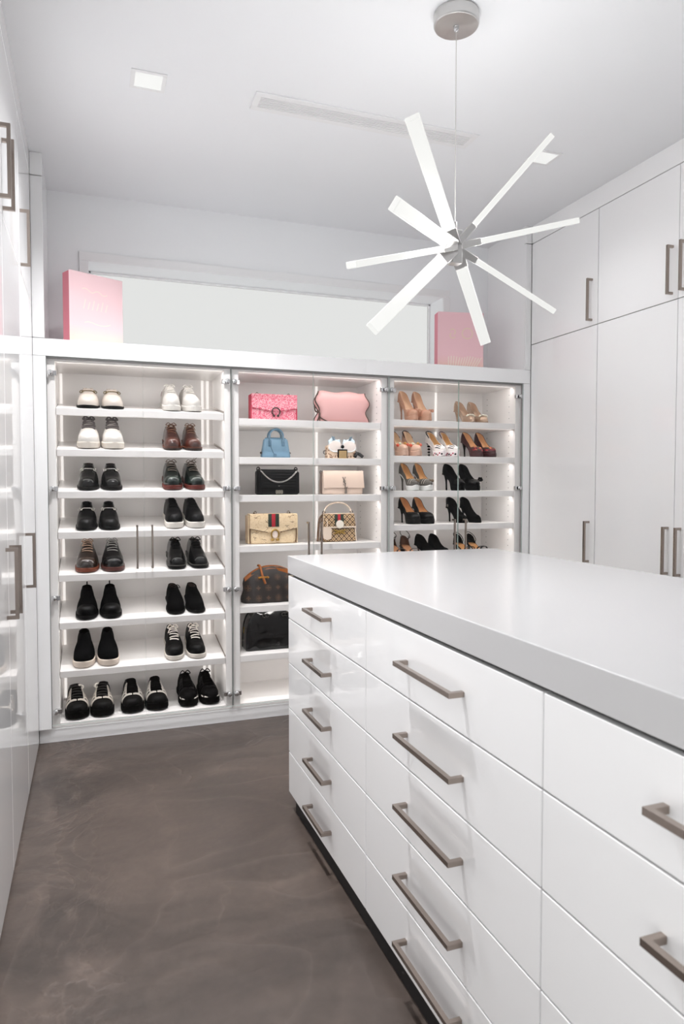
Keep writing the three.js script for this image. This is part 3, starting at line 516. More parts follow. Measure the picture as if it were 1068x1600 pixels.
// right cabinet: high heels
const nude = ['#c3957c', 0.45], tan = ['#c49c78', 0.55];
const ball = (x, y, z, r) => new THREE.IcosahedronGeometry(r, 1).translate(x, y, z);
setPair(1.690, 1.772, SH3[0], false, (side, i) => heelShoe('pump', LR(i, 'nude pink pumps with a side bow on the top shelf'), '', { side, heel: 0.118, plat: 0.024, L: 0.20, upper: nude, insole: ['#d0ac90', 0.6], straps: [[0.80, 0.022, ['#c08a70', 0.4]]], extra: (t, f) => { const p = f.S(0.80, 0.5, 0.006); mesh('bow', [-1, 1].map((s) => soft(roundedRings(0.018, 0.008, 0.005, 0.004, { steps: 3 }), 2.4, 14).translate(p[0] + s * 0.008, p[1] - 0.008, p[2])), matOf('#be8a70', 0.4), t); } }));
setPair(2.055, 2.138, SH3[0], false, (side, i) => heelShoe('pump', LR(i, 'metallic champagne pumps with pearl trim'), '', { side, heel: 0.082, plat: 0.004, L: 0.205, toePow: 1.5, upper: ['#b39a86', 0.28, { metalness: 0.55 }], insole: ['#b99c86', 0.5], extra: (t, f) => mesh('pearl_trim', Array.from({ length: 9 }, (_, k) => ball(...f.S(0.80 + 0.02 * Math.sin(k * 2.4), -0.42 + 0.105 * k, 0.004), 0.0048)), matOf('#e8e3d2', 0.35), t) }));
setPair(1.632, 1.712, SH3[1], false, (side, i) => heelShoe('sandal', LR(i, 'nude platform sandals with coral and gold flowers'), '', { side, heel: 0.081, plat: 0.026, L: 0.20, upper: ['#c9a692', 0.5], insole: ['#d9bfa2', 0.6], open: 0.66, extra: (t, f) => { for (const [a, c] of [[-0.5, '#d9583c'], [-0.2, '#c7c4ae'], [0.1, '#b98a4a'], [0.4, '#d86a52']]) { const p = f.S(0.76, a, 0.005); mesh('flower', Array.from({ length: 5 }, (_, k) => ball(p[0] + 0.006 * Math.cos(k * 1.257), p[1] + 0.005 * Math.sin(k * 1.257), p[2] + 0.002, 0.0045)).concat([ball(p[0], p[1], p[2] + 0.005, 0.004)]), matOf(c, 0.5), t); } mesh('slingback', rope([f.S(0.3, -0.6, 0.003), f.S(0.06, -0.3, 0.004), f.S(0.0, 0, 0.004), f.S(0.06, 0.3, 0.004), f.S(0.3, 0.6, 0.003)], 0.0028, 26), matOf('#2a1c18', 0.5), t); } }));
setPair(1.868, 1.950, SH3[1], false, (side, i) => heelShoe('sandal', LR(i, 'platform sandals striped black and white with magenta blots'), '', { side, heel: 0.081, plat: 0.028, L: 0.20, upper: ['#ece7e4', 0.4], insole: ['#c79d6b', 0.6], heelMat: ['#151214', 0.4], sole: ['#e7dfe0', 0.4],
  extra: (t, f) => {
    for (let k = 0; k < 6; k++) mesh('stripe', f.patch(0.73, 0.93, -0.72 + k * 0.26, -0.72 + k * 0.26 + 0.12, 0.0014, 8, 3), matOf('#121012', 0.4), t);
    for (let k = 0; k < 11; k++) { const sd = k % 2 ? 1 : -1, q = 0.70 + 0.026 * k; mesh('blot', new THREE.SphereGeometry(0.0075, 12, 8).scale(1, 0.9, 1).translate(f.cx(q) + sd * (f.half(q) - 0.0035), 0.010 + 0.009 * ((k * 7) % 3) / 2, (q - 0.5) * f.L), matOf(k % 3 === 1 ? '#1a1014' : '#a3123f', 0.4), t); }
    for (let k = 0; k < 9; k++) mesh('heel_stripe', new THREE.TorusGeometry(0.0095 - 0.0005 * k, 0.0026, 6, 14).rotateX(Math.PI / 2).translate(f.cx(0.09), 0.082 - 0.0085 * k, (0.085 - 0.5) * 0.2 - 0.004), matOf(k % 2 ? '#f0ece8' : '#131113', 0.4), t);
    mesh('slingback', rope([f.S(0.3, -0.6, 0.003), f.S(0.06, -0.3, 0.004), f.S(0.0, 0, 0.004), f.S(0.06, 0.3, 0.004), f.S(0.3, 0.6, 0.003)], 0.003, 26), matOf(i ? '#551427' : '#1a1518', 0.4), t);
  } }));
setPair(2.105, 2.190, SH3[1], false, (side, i) => heelShoe('pump', LR(i, 'dark burgundy floral pumps with a platform toe'), '', { side, heel: 0.090, plat: 0.020, L: 0.205, upper: ['#3a1216', 0.5], insole: ['#cf9f75', 0.6], heelMat: ['#1c0a0d', 0.4],
  extra: (t, f) => { const cs = ['#8e1526', '#b3242c', '#2f4430', '#c2543a', '#7d1630', '#d08a52', '#3e5a3c', '#a01c38']; for (let k = 0; k < 14; k++) { const a = -0.75 + 0.11 * k, q = 0.76 + 0.07 * (k % 3); mesh('flower_print', f.patch(q, q + 0.09, a, a + 0.16, 0.0012, 5, 4), matOf(cs[(k * 3 + i) % 8], 0.5), t); } } }));
setPair(1.698, 1.782, SH3[2], false, (side, i) => heelShoe('pump', LR(i, 'grey woven peep-toe pumps with white platform on the third shelf'), '', { side, heel: 0.090, plat: 0.026, L: 0.20, upper: ['#57534e', 0.7], insole: ['#c99a6a', 0.6], sole: ['#d7d8d6', 0.4],
  extra: (t, f) => { for (let k = 0; k < 4; k++) mesh('woven_band', f.band((u) => [0.73 + 0.035 * k, -0.85 + 1.7 * u], 0.003, 0.0016, 14), matOf(k % 2 ? '#b7b2a6' : '#221f1d', 0.6), t); const p = f.S(0.90, 0.28, 0.004); mesh('toe_knot', soft(roundedRings(0.018, 0.013, 0.009, 0.006, { steps: 3 }), 2.4, 16).translate(p[0], p[1] - 0.012, p[2] - 0.004), matOf('#6b5b49', 0.7), t); } }));
setPair(1.985, 2.082, SH3[2], false, (side, i) => heelShoe('pump', LR(i, 'black suede platform pumps with a glittery toe and bow'), '', { side, heel: 0.090, plat: 0.024, L: 0.205, upper: blackSuede, insole: ['#10100f', 0.8], W: 0.04,
  extra: (t, f) => { mesh('glitter_toe', f.patch(0.76, 0.97, -0.9, 0.9, 0.0016, 8, 12), matOf('#1a1a1c', 0.25, { metalness: 0.5 }), t); mesh('glitter', Array.from({ length: 40 }, () => ball(...f.S(0.78 + 0.18 * rnd(), -0.8 + 1.6 * rnd(), 0.0022), 0.0011)), matOf('#8d8a86', 0.2, { metalness: 1 }), t).userData.kind = 'stuff'; const p = f.S(0.78, 0.55, 0.010); mesh('bow', [-1, 1].map((s) => soft(roundedRings(0.024, 0.010, 0.006, 0.005, { steps: 3 }), 2.4, 14).rotateZ(s * 0.5).translate(p[0] + s * 0.011, p[1] - 0.006, p[2])).concat([ball(p[0], p[1] + 0.006, p[2] + 0.003, 0.006)]), matOf(...blackSuede), t); } }));
setPair(1.698, 1.782, SH3[3], false, (side, i) => heelShoe('pump', LR(i, 'black pumps with tan insoles and square toe on the fourth shelf'), '', { side, heel: 0.080, plat: 0.026, L: 0.21, W: 0.038, upper: ['#0a0a0b', 0.35], insole: ['#c18b5e', 0.6], heelMat: ['#1a0d0a', 0.4], toePow: 2.6, toeAt: 0.8, extra: (t, f) => mesh('stud', [0.2, 0.32].map((a) => ball(...f.S(0.9, a, 0.001), 0.0022)), matOf(...silver), t) }));
setPair(2.010, 2.098, SH3[3], false, (side, i) => heelShoe('pump', LR(i, 'black suede ankle-strap heels on the fourth shelf'), '', { side, heel: 0.086, plat: 0.006, L: 0.215, toePow: 1.4, toeAt: 0.62, upper: blackSuede, insole: ['#11100f', 0.8], ankle: ['#0b0b0b', 0.6], ankleN: i ? 1 : 2, ankleH: 0.036, droop: 0.9 }));
setPair(1.625, 1.705, SH3[4], false, (side, i) => heelShoe('sandal', LR(i, 'flat brown sandals with thin dark straps, seen just over the worktop'), '', { side, heel: 0.048, plat: 0.006, L: 0.215, sandal: true, upper: ['#2e1c15', 0.5], insole: ['#b98663', 0.6], block: true, straps: [[0.78, 0.012, ['#2a1813', 0.5]]], counter: ['#5a3a28', 0.6], ankle: ['#2a1a14', 0.5], ankleH: 0.078, droop: i ? 0.7 : 0.5 }));
setPair(1.805, 1.888, SH3[4], false, (side, i) => heelShoe('pump', LR(i, 'black pumps showing only their heels over the worktop'), '', { side, heel: 0.055, plat: 0.005, L: 0.21, W: 0.040, upper: blackSuede, insole: ['#161412', 0.8] }));
setPair(2.062, 2.144, SH3[4], false, (side, i) => heelShoe('sandal', LR(i, 'black strappy sandals with tan insoles beside the glass door handles'), '', { side, heel: 0.050, plat: 0.005, L: 0.21, sandal: true, upper: ['#0c0b0b', 0.5], insole: ['#c08c5c', 0.6], straps: [[0.74, 0.014, ['#0c0b0b', 0.5], 0.10], [0.80, 0.012, ['#0c0b0b', 0.5], -0.10]], counter: ['#0c0b0b', 0.5], ankle: ['#0c0b0b', 0.5], ankleH: 0.05, droop: 0.8 }), { yaw: [0.04, 0.06] });

// ---------------------------------------------------------------- handbags on the level shelves of the middle cabinet
const tex = (c, r, map, more) => std(c, r, { map, ...more });
const BM = {
  tweed: tex('#ffffff', 0.85, canvasTex(256, 0.12, (g, n) => {
    g.fillStyle = '#e0788c'; g.fillRect(0, 0, n, n);
    for (let y = 0; y < n; y += 5) for (let x = 0; x < n; x += 9) { g.fillStyle = ['#f7dfe1', '#d3506a', '#efa9b5', '#fbf0ee', '#e37288', '#c43a56'][Math.floor(rnd() * 6)]; g.save(); g.translate(x + (y % 10 ? 4 : 0), y); g.rotate(-0.5 + 0.25 * rnd()); g.fillRect(0, 0, 7 + 4 * rnd(), 2.6); g.restore(); }
  })),
  leopard: tex('#ffffff', 0.6, canvasTex(256, 0.09, (g, n) => {
    g.fillStyle = '#d9c0a8'; g.fillRect(0, 0, n, n);
    for (let k = 0; k < 46; k++) { const x = rnd() * n, y = rnd() * n, r = 8 + 7 * rnd(); g.fillStyle = '#a5724d'; g.beginPath(); g.ellipse(x, y, r * 0.7, r * 0.5, rnd() * 3, 0, 7); g.fill(); g.strokeStyle = '#2b1813'; g.lineWidth = 6; for (let q = 0; q < 3; q++) { g.beginPath(); g.arc(x, y, r * 0.8, q * 2.1 + rnd(), q * 2.1 + 1.3 + rnd()); g.stroke(); } }
  })),
  python: tex('#ffffff', 0.5, canvasTex(512, 0.24, (g, n) => {
    g.fillStyle = '#dcc6a4'; g.fillRect(0, 0, n, n);
    for (let k = 0; k < 900; k++) { g.strokeStyle = ['#c6a982', '#ead9bd', '#b8966c'][k % 3]; g.lineWidth = 1.2; const x = rnd() * n, y = rnd() * n; g.strokeRect(x, y, 9, 7); }
    for (let k = 0; k < 26; k++) { let x = rnd() * n, y = rnd() * n; g.strokeStyle = '#5b4029'; g.lineWidth = 2 + 3 * rnd(); g.beginPath(); g.moveTo(x, y); for (let q = 0; q < 5; q++) { x += (rnd() - 0.5) * 70; y += (rnd() - 0.3) * 40; g.lineTo(x, y); } g.stroke(); }
  })),
  lattice: tex('#ffffff', 0.6, canvasTex(256, 0.06, (g, n) => {
    g.fillStyle = '#bda17c'; g.fillRect(0, 0, n, n);
    g.strokeStyle = '#4a3424'; g.lineWidth = 20;
    for (let k = -2; k <= 4; k++) { g.beginPath(); g.moveTo(k * n / 2, 0); g.lineTo(k * n / 2 + n, n); g.moveTo(k * n / 2, n); g.lineTo(k * n / 2 + n, 0); g.stroke(); }
    g.fillStyle = '#6d5139'; for (const [x, y] of [[0.5, 0.25], [0, 0.25], [0.25, 0.5], [0.75, 0.5], [0.5, 0.75], [1, 0.25], [0, 0.75], [1, 0.75], [0.25, 0], [0.75, 0], [0.25, 1], [0.75, 1]]) { g.beginPath(); g.arc(x * n, y * n, 15, 0, 7); g.fill(); }
  })),
  brownCanvas: tex('#ffffff', 0.5, canvasTex(256, 0.105, (g, n) => {
    g.fillStyle = '#1a110d'; g.fillRect(0, 0, n, n); g.strokeStyle = g.fillStyle = '#5a4030';
    for (const [x, y, k] of [[0.25, 0.25, 0], [0.75, 0.25, 1], [0.25, 0.75, 1], [0.75, 0.75, 2]]) { g.save(); g.translate(x * n, y * n); for (let q = 0; q < 4; q++) { g.rotate(Math.PI / 2); g.beginPath(); g.ellipse(0, -17, 8, 14, 0, 0, 7); g.fill(); } if (k === 1) { g.lineWidth = 5; g.beginPath(); g.arc(0, 0, 36, 0, 7); g.stroke(); } g.restore(); }
  })),
  gold: std('#a88a4e', 0.3, { metalness: 1 }), darkMetal: std('#4c4440', 0.35, { metalness: 1 }), silver: std('#b9b6b2', 0.25, { metalness: 1 }),
  green: std('#16281d', 0.7), red: std('#a41a28', 0.7), creamL: std('#dccbbb', 0.5), black: std('#060607', 0.4, { specularIntensity: 0.35 }), brown: std('#4a342a', 0.5), tanL: std('#96541f', 0.45), nudeL: std('#cdb9ab', 0.45),
};
const link = (r, w) => new THREE.TorusGeometry(r, w, 6, 14);
// a fold-over flap: outline in x, y hanging over the front of a body whose front stands at depth z
const flapGeo = (pts, z, th = 0.006) => plate(pts, th, 0.0015).translate(0, 0, z);
function shelfBag(name, label, cat, x0, x1, y, zc, turn = 0) { return thing(name, label, cat, [(x0 + x1) / 2, y + 0.0006, zc], turn, 'handbags in the middle cabinet'); }

{ // pink tweed flap bag
  const w = 0.245, h = 0.132, d = 0.062, t = shelfBag('flap_bag', 'pink tweed flap handbag with a dark horseshoe buckle on the top shelf', 'handbag', 0.785, 1.03, SH2[0], -0.15);
  mesh('body', soft(roundedRings(h, w / 2, d / 2, 0.008), 9), BM.tweed, t);
  for (const s of [-1, 1]) mesh('gusset', rbox(s * (w / 2 - 0.001) - 0.004, s * (w / 2 - 0.001) + 0.004, 0.004, h + 0.004, -d / 2 + 0.004, d / 2 - 0.004, 0.003), std('#c1364f', 0.5), t);
  mesh('flap', flapGeo([[-w / 2 + 0.002, h + 0.004], [w / 2 - 0.002, h + 0.004], [w / 2 - 0.002, 0.066], [0.035, 0.052], [-0.035, 0.052], [-w / 2 + 0.002, 0.066]], d / 2 + 0.001), BM.tweed, t);
  mesh('flap_edge', tube([[-w / 2 + 0.002, 0.066, d / 2 + 0.006], [-0.05, 0.0555, d / 2 + 0.007], [-0.03, 0.052, d / 2 + 0.007]], 0.0018, 12), std('#a52440', 0.5), t);
  mesh('flap_edge', tube([[w / 2 - 0.002, 0.066, d / 2 + 0.006], [0.05, 0.0555, d / 2 + 0.007], [0.03, 0.052, d / 2 + 0.007]], 0.0018, 12), std('#a52440', 0.5), t);
  mesh('buckle', [new THREE.TorusGeometry(0.021, 0.0032, 8, 28, Math.PI * 1.6).rotateZ(-Math.PI * 0.3).translate(0.006, 0.047, d / 2 + 0.009), ...[-1, 1].map((s) => new THREE.SphereGeometry(0.006, 12, 8).scale(1.2, 1, 0.8).translate(0.006 + s * 0.011, 0.026, d / 2 + 0.009))], BM.darkMetal, t);
  for (const s of [-1, 1]) mesh('strap_ring', [link(0.008, 0.0018).rotateY(0.5).translate(s * 0.085, h + 0.008, 0), rbox(s * 0.085 - 0.009, s * 0.085 + 0.009, h - 0.001, h + 0.005, -0.008, 0.008, 0.002)], BM.darkMetal, t);
}
{ // soft pink clutch with scalloped dark edges
  const w = 0.30, h = 0.168, t = shelfBag('clutch', 'puffy pale pink clutch with scalloped dark brown edging', 'handbag', 1.135, 1.45, SH2[0], -0.15);
  const P = (u, v, s) => { const x = (u - 0.5) * 2, y = (v - 0.5) * 2, e = 0.012 * Math.sin(y * 5.2) * Math.pow(Math.abs(x), 3), puff = 0.042 * Math.pow((1 - Math.pow(Math.abs(x), 3.2)) * (1 - Math.pow(Math.abs(y), 2.6)), 0.55); return [x * w / 2 * (1 - 0.03 * y * y) + e * Math.sign(x), 0.002 + (y + 1) / 2 * h + 0.004 * Math.sin(x * 6) * (y > 0 ? y : 0), s * (puff + 0.001)]; };
  mesh('body', [grid((u, v) => P(u, v, 1), 28, 20), grid((u, v) => P(u, v, -1), 28, 20)], std('#e2b2b0', 0.5, { sheen: 0.4, sheenColor: new THREE.Color('#f3cccc') }), t);
  for (const u of [0, 1]) mesh('edging', tube(Array.from({ length: 25 }, (_, k) => P(u, k / 24, 0)), 0.0036, 60), BM.brown, t);
  mesh('tie', [tube([P(0, 0.98, 0), [-w / 2 - 0.006, 0.12, 0.012], [-w / 2 + 0.010, 0.075, 0.030], [-w / 2 + 0.012, 0.03, 0.036], [-w / 2 + 0.052, 0.004, 0.046]], 0.0035, 30), tube([P(0, 0.55, 0), [-w / 2 - 0.004, 0.06, 0.016], [-w / 2 + 0.012, 0.05, 0.034], [-w / 2 - 0.002, 0.004, 0.04]], 0.0045, 26), tube([P(0, 0.4, 0), [-w / 2 + 0.014, 0.04, 0.03], [-w / 2 + 0.010, 0.003, 0.044]], 0.0035, 18)], BM.brown, t);
}
{ // small blue tote
  const w = 0.158, h = 0.104, d = 0.075, t = shelfBag('tote_bag', 'small powder blue handbag with two arched top handles', 'handbag', 0.835, 1.005, SH2[1], -0.15), m = std('#64849a', 0.45), dk = std('#4f6d82', 0.45);
  mesh('body', soft(roundedRings(h, w / 2, d / 2, 0.012, { topW: 0.80, topD: 0.45 }), 5), m, t);
  for (const z of [-0.020, 0.022]) mesh('handle', tube([[-0.036, h - 0.022, z * 1.25], [-0.036, h + 0.004, z], ...arcPts(0, h + 0.012, 0.036, 0.036, Math.PI, 0, 10).map(([x, y]) => [x, y, z]), [0.036, h + 0.004, z], [0.036, h - 0.022, z * 1.25]], 0.0048, 46, 8), dk, t);
  for (const s of [-1, 1]) mesh('handle_tab', rbox(s * 0.036 - 0.008, s * 0.036 + 0.008, h - 0.040, h - 0.008, 0.0245, 0.0295, 0.002), dk, t);
  mesh('zip', tube([[-0.055, h + 0.001, 0], [0, h + 0.003, 0], [0.055, h + 0.001, 0]], 0.003, 12), dk, t);
  mesh('clochette', [tube([[-0.036, h - 0.03, 0.031], [-0.028, 0.045, 0.036], [-0.012, 0.012, 0.039]], 0.0018, 10), rbox(-0.020, -0.004, 0.004, 0.024, 0.037, 0.040, 0.001)], dk, t);
  for (const s of [-1, 1]) mesh('strap_stud', new THREE.SphereGeometry(0.006, 12, 8).translate(s * (w / 2 - 0.001), 0.028, 0), BM.darkMetal, t);
}
{ // leopard mini bag
  const w = 0.165, h = 0.074, d = 0.06, t = shelfBag('mini_bag', 'mini leopard print bag with gold buckle and pale scalloped flap', 'handbag', 1.192, 1.375, SH2[1], -0.15);
  mesh('body', soft(roundedRings(h, w / 2, d / 2, 0.008), 6), BM.leopard, t);
  const pale = std('#dfe2e3', 0.5);
  for (const s of [-1, 1]) {
    mesh('flap_lobe', plate([...arcPts(s * 0.040, 0.062, 0.038, 0.024, Math.PI, 2 * Math.PI, 14), ...arcPts(s * 0.040, 0.062, 0.038, 0.034, 0, Math.PI, 14).slice(1, -1)], 0.006, 0.002).translate(0, 0, d / 2 + 0.001), std('#d9cfca', 0.5), t);
    mesh('lobe_edge', tube(arcPts(s * 0.040, 0.064, 0.038, 0.026, Math.PI, 2 * Math.PI, 14).map(([x, y]) => [x, y, d / 2 + 0.006]), 0.0032, 24), pale, t);
    mesh('top_wing', plate([[s * 0.008, 0.078], [s * 0.070, 0.074], [s * 0.074, 0.098], [s * 0.056, 0.114], [s * 0.030, 0.100], [s * 0.012, 0.104]].map(([x, y]) => [x, y]), 0.008, 0.002).translate(0, 0, d / 2 - 0.012), std('#c9dbe6', 0.45), t);
    mesh('wing_tip', plate([[s * 0.050, 0.100], [s * 0.060, 0.122], [s * 0.044, 0.118], [s * 0.042, 0.100]], 0.004, 0.001).translate(0, 0, d / 2 - 0.002), std('#566672', 0.5), t);
    mesh('side_ring', link(0.010, 0.002).translate(s * (w / 2 + 0.004), 0.036, 0), BM.darkMetal, t);
  }
  mesh('buckle_frame', [rbox(-0.028, 0.028, 0.006, 0.052, d / 2 + 0.006, d / 2 + 0.010, 0.002)], BM.black, t);
  mesh('buckle', [rbox(-0.022, 0.022, 0.002, 0.044, d / 2 + 0.0102, d / 2 + 0.0150, 0.002), rbox(-0.020, 0.020, 0.026, 0.029, d / 2 + 0.015, d / 2 + 0.0162, 0.0005)], std('#c0a378', 0.3, { metalness: 0.8 }), t);
  mesh('tassel_knob', new THREE.SphereGeometry(0.010, 16, 12).translate(0.0, 0.066, d / 2 + 0.008), BM.black, t);
  mesh('strap', tube([[0.07, 0.012, d / 2 + 0.012], [0.085, 0.030, d / 2 + 0.006], [0.102, 0.024, d / 2 + 0.006], [0.118, 0.0112, d / 2 + 0.010]], 0.009, 24, 10), std('#1c1a1a', 0.5), t);
}
{ // black quilted chain bag
  const w = 0.232, h = 0.128, d = 0.066, t = shelfBag('chain_bag', 'black quilted flap bag with silver chain draped across its front', 'handbag', 0.808, 1.048, SH2[2], -0.15);
  mesh('body', soft(roundedRings(h, w / 2, d / 2, 0.012, { topW: 0.985 }), 6), BM.black, t);
  mesh('flap', plate([[-w / 2 + 0.022, h + 0.002], [w / 2 - 0.022, h + 0.002], [w / 2 - 0.022, 0.036], [-w / 2 + 0.022, 0.036]], 0.008, 0.003).translate(0, 0, d / 2 - 0.001), BM.black, t);
  for (let k = 0; k < 5; k++) mesh('quilt_ridge', tube([[-w / 2 + 0.003 + k * 0.0065, 0.008, d / 2 - 0.009 + k * 0.0017], [-w / 2 + 0.004 + k * 0.0065, h - 0.010, d / 2 - 0.009 + k * 0.0017]], 0.0028, 4), BM.black, t);
  for (let k = 0; k < 5; k++) mesh('quilt_ridge', tube([[w / 2 - 0.003 - k * 0.0065, 0.008, d / 2 - 0.009 + k * 0.0017], [w / 2 - 0.004 - k * 0.0065, h - 0.010, d / 2 - 0.009 + k * 0.0017]], 0.0028, 4), BM.black, t);
  for (let k = 0; k < 6; k++) mesh('flap_seam', tube([[-w / 2 + 0.028, 0.046 + k * 0.015, d / 2 + 0.0075], [w / 2 - 0.028, 0.046 + k * 0.015, d / 2 + 0.0075]], 0.0012, 4), std('#161617', 0.3), t);
  const chain = [], N = 40, at = (u) => [-w / 2 + 0.022 + (w - 0.044) * u, h - 0.006 - 0.056 * (1 - Math.pow(Math.abs(2 * u - 1), 2.1)), d / 2 + 0.0125];
  for (let k = 0; k < N; k++) { const p = at(k / (N - 1)), q = at(Math.min(1, (k + 0.5) / (N - 1))); chain.push(link(0.0042, 0.0012).scale(1.25, 0.8, 1).rotateX(k % 2 ? 0.9 : -0.5).rotateZ(Math.atan2(q[1] - p[1], q[0] - p[0] + 1e-6)).translate(...p)); }
  mesh('chain', chain, std('#b5b3b0', 0.25, { metalness: 1 }), t);
  for (const s of [-1, 1]) mesh('chain_ring', [link(0.010, 0.003).rotateY(0.4).translate(s * (w / 2 - 0.014), h + 0.006, 0.004), new THREE.SphereGeometry(0.009, 12, 8).translate(s * (w / 2 - 0.016), h, 0.010)], std('#2d2b2b', 0.35, { metalness: 0.8 }), t);
  mesh('lock', [rbox(-0.018, 0.022, 0.006, 0.022, d / 2 + 0.003, d / 2 + 0.009, 0.002), ...[0, 1, 2].map((k) => rbox(-0.016 + k * 0.013, -0.008 + k * 0.013, 0.004, 0.025, d / 2 + 0.009, d / 2 + 0.0105, 0.0006))], std('#8f8a80', 0.3, { metalness: 1 }), t);
  mesh('press_stud', new THREE.SphereGeometry(0.003, 10, 8).translate(0.0, 0.045, d / 2 + 0.009), BM.silver, t);
}
const serif = await new FontLoader().loadAsync('fonts/droid/droid_serif_regular.typeface.json');
const letter = (c, size, x, y, z, rz = 0) => new TextGeometry(c, { font: serif, size, depth: 0.0014, curveSegments: 6, bevelEnabled: false }).rotateZ(rz).translate(x, y, z);
{ // pale beige flap bag with letter clasp
  const w = 0.232, h = 0.124, d = 0.06, t = shelfBag('flap_bag', 'pale beige flap handbag with stacked metal letters and small tassel', 'handbag', 1.172, 1.410, SH2[2], -0.15);
  mesh('body', soft(roundedRings(h, w / 2, d / 2, 0.008), 7), BM.nudeL, t);
  for (const s of [-1, 1]) mesh('gusset', rbox(s * (w / 2) - 0.003, s * (w / 2) + 0.003, 0.004, h - 0.006, -d / 2 + 0.012, d / 2 - 0.012, 0.0028), std('#8d7a70', 0.6), t);
  mesh('flap', flapGeo([[-w / 2, h + 0.003], [w / 2 - 0.004, h + 0.003], [w / 2 + 0.004, 0.036], [-w / 2 + 0.004, 0.036]], d / 2 - 0.001, 0.007), BM.nudeL, t);
  mesh('flap_edge', tube([[-w / 2 + 0.004, 0.036, d / 2 + 0.004], [0, 0.0352, d / 2 + 0.005], [w / 2 + 0.004, 0.036, d / 2 + 0.004]], 0.0016, 8), std('#8f7d73', 0.5), t);
  const lm = std('#86807a', 0.3, { metalness: 1 }), z = d / 2 + 0.0065;
  mesh('letter', letter('Y', 0.026, -0.010, 0.068, z), lm, t); mesh('letter', letter('S', 0.026, -0.006, 0.050, z + 0.0016), lm, t); mesh('letter', letter('L', 0.026, 0.002, 0.036, z), lm, t);
  mesh('tassel', [new THREE.SphereGeometry(0.006, 12, 8).translate(0.012, 0.034, d / 2 + 0.009), new THREE.CylinderGeometry(0.004, 0.007, 0.026, 12).translate(0.012, 0.018, d / 2 + 0.009)], std('#77706a', 0.35, { metalness: 0.9 }), t);
  mesh('strap_ring', link(0.007, 0.0018).rotateY(0.6).translate(-w / 2 - 0.004, h - 0.004, 0), BM.darkMetal, t);
  mesh('strap', tube([[-w / 2 - 0.004, h - 0.006, 0], [-w / 2 - 0.010, 0.07, 0.010], [-w / 2 - 0.012, 0.004, 0.016]], 0.0034, 14), std('#7d6b62', 0.5), t);
}
{ // python flap bag with striped web
  const w = 0.258, h = 0.150, d = 0.078, t = shelfBag('flap_bag', 'cream snakeskin flap handbag with a green and red striped band', 'handbag', 0.762, 1.034, SH2[3], -0.15);
  mesh('body', soft(roundedRings(h, w / 2, d / 2, 0.010, { topW: 0.985 }), 7), BM.python, t);
  for (const s of [-1, 1]) mesh('gusset', [rbox(s * (w / 2 + 0.001) - 0.005, s * (w / 2 + 0.001) + 0.005, 0.002, h, -d / 2 + 0.006, d / 2 - 0.006, 0.004)], BM.python, t);
  mesh('flap', flapGeo([[-w / 2 + 0.004, h + 0.006], [w / 2 - 0.004, h + 0.006], [w / 2 - 0.002, 0.082], [0.04, 0.062], [-0.04, 0.062], [-w / 2 + 0.002, 0.082]], d / 2 - 0.001, 0.009), BM.python, t);
  mesh('flap_top', rbox(-w / 2 + 0.004, w / 2 - 0.004, h + 0.0005, h + 0.0065, -d / 2 + 0.004, d / 2 + 0.004, 0.003), BM.python, t);
  const z = d / 2 + 0.0082;
  for (const [a, b, m] of [[-0.030, -0.0115, BM.green], [-0.0115, 0.0085, BM.red], [0.0085, 0.028, BM.green]]) mesh('stripe', rbox(a, b, 0.090, h + 0.0072, z, z + 0.0014, 0.0004), m, t);
  for (const s of [-1, 1]) mesh('flap_edge', tube([[s * (w / 2 - 0.002), 0.082, d / 2 + 0.006], [s * 0.07, 0.068, d / 2 + 0.008], [s * 0.034, 0.061, d / 2 + 0.008]], 0.002, 14), std('#4f3724', 0.6), t);
  for (const s of [-1, 1]) mesh('piping', tube([[s * (w / 2 - 0.006), 0.006, d / 2 - 0.004], [s * (w / 2 - 0.004), 0.06, d / 2 - 0.001], [s * (w / 2 - 0.010), h - 0.004, d / 2 - 0.002]], 0.0028, 14), std('#694c33', 0.6), t);
  mesh('buckle', [new THREE.TorusGeometry(0.021, 0.0042, 8, 28, Math.PI * 1.45).rotateZ(-Math.PI * 0.225).scale(0.95, 1.15, 1).translate(0.006, 0.050, z + 0.004), ...[-1, 1].map((s) => new THREE.SphereGeometry(0.008, 12, 8).scale(1.3, 0.9, 0.8).translate(0.006 + s * 0.014, 0.022, z + 0.004))], BM.gold, t);
  mesh('buckle_plate', new THREE.CylinderGeometry(0.017, 0.017, 0.003, 24).rotateX(Math.PI / 2).scale(0.9, 1.15, 1).translate(0.006, 0.050, z + 0.001), std('#e3d3c8', 0.4), t);
  for (const s of [-1, 1]) mesh('strap_ring', [link(0.008, 0.002).rotateY(0.5).translate(s * 0.090, h + 0.012, 0.006), new THREE.SphereGeometry(0.006, 10, 8).translate(s * 0.096, h + 0.008, 0.006)], std('#66564a', 0.35, { metalness: 0.8 }), t);
}
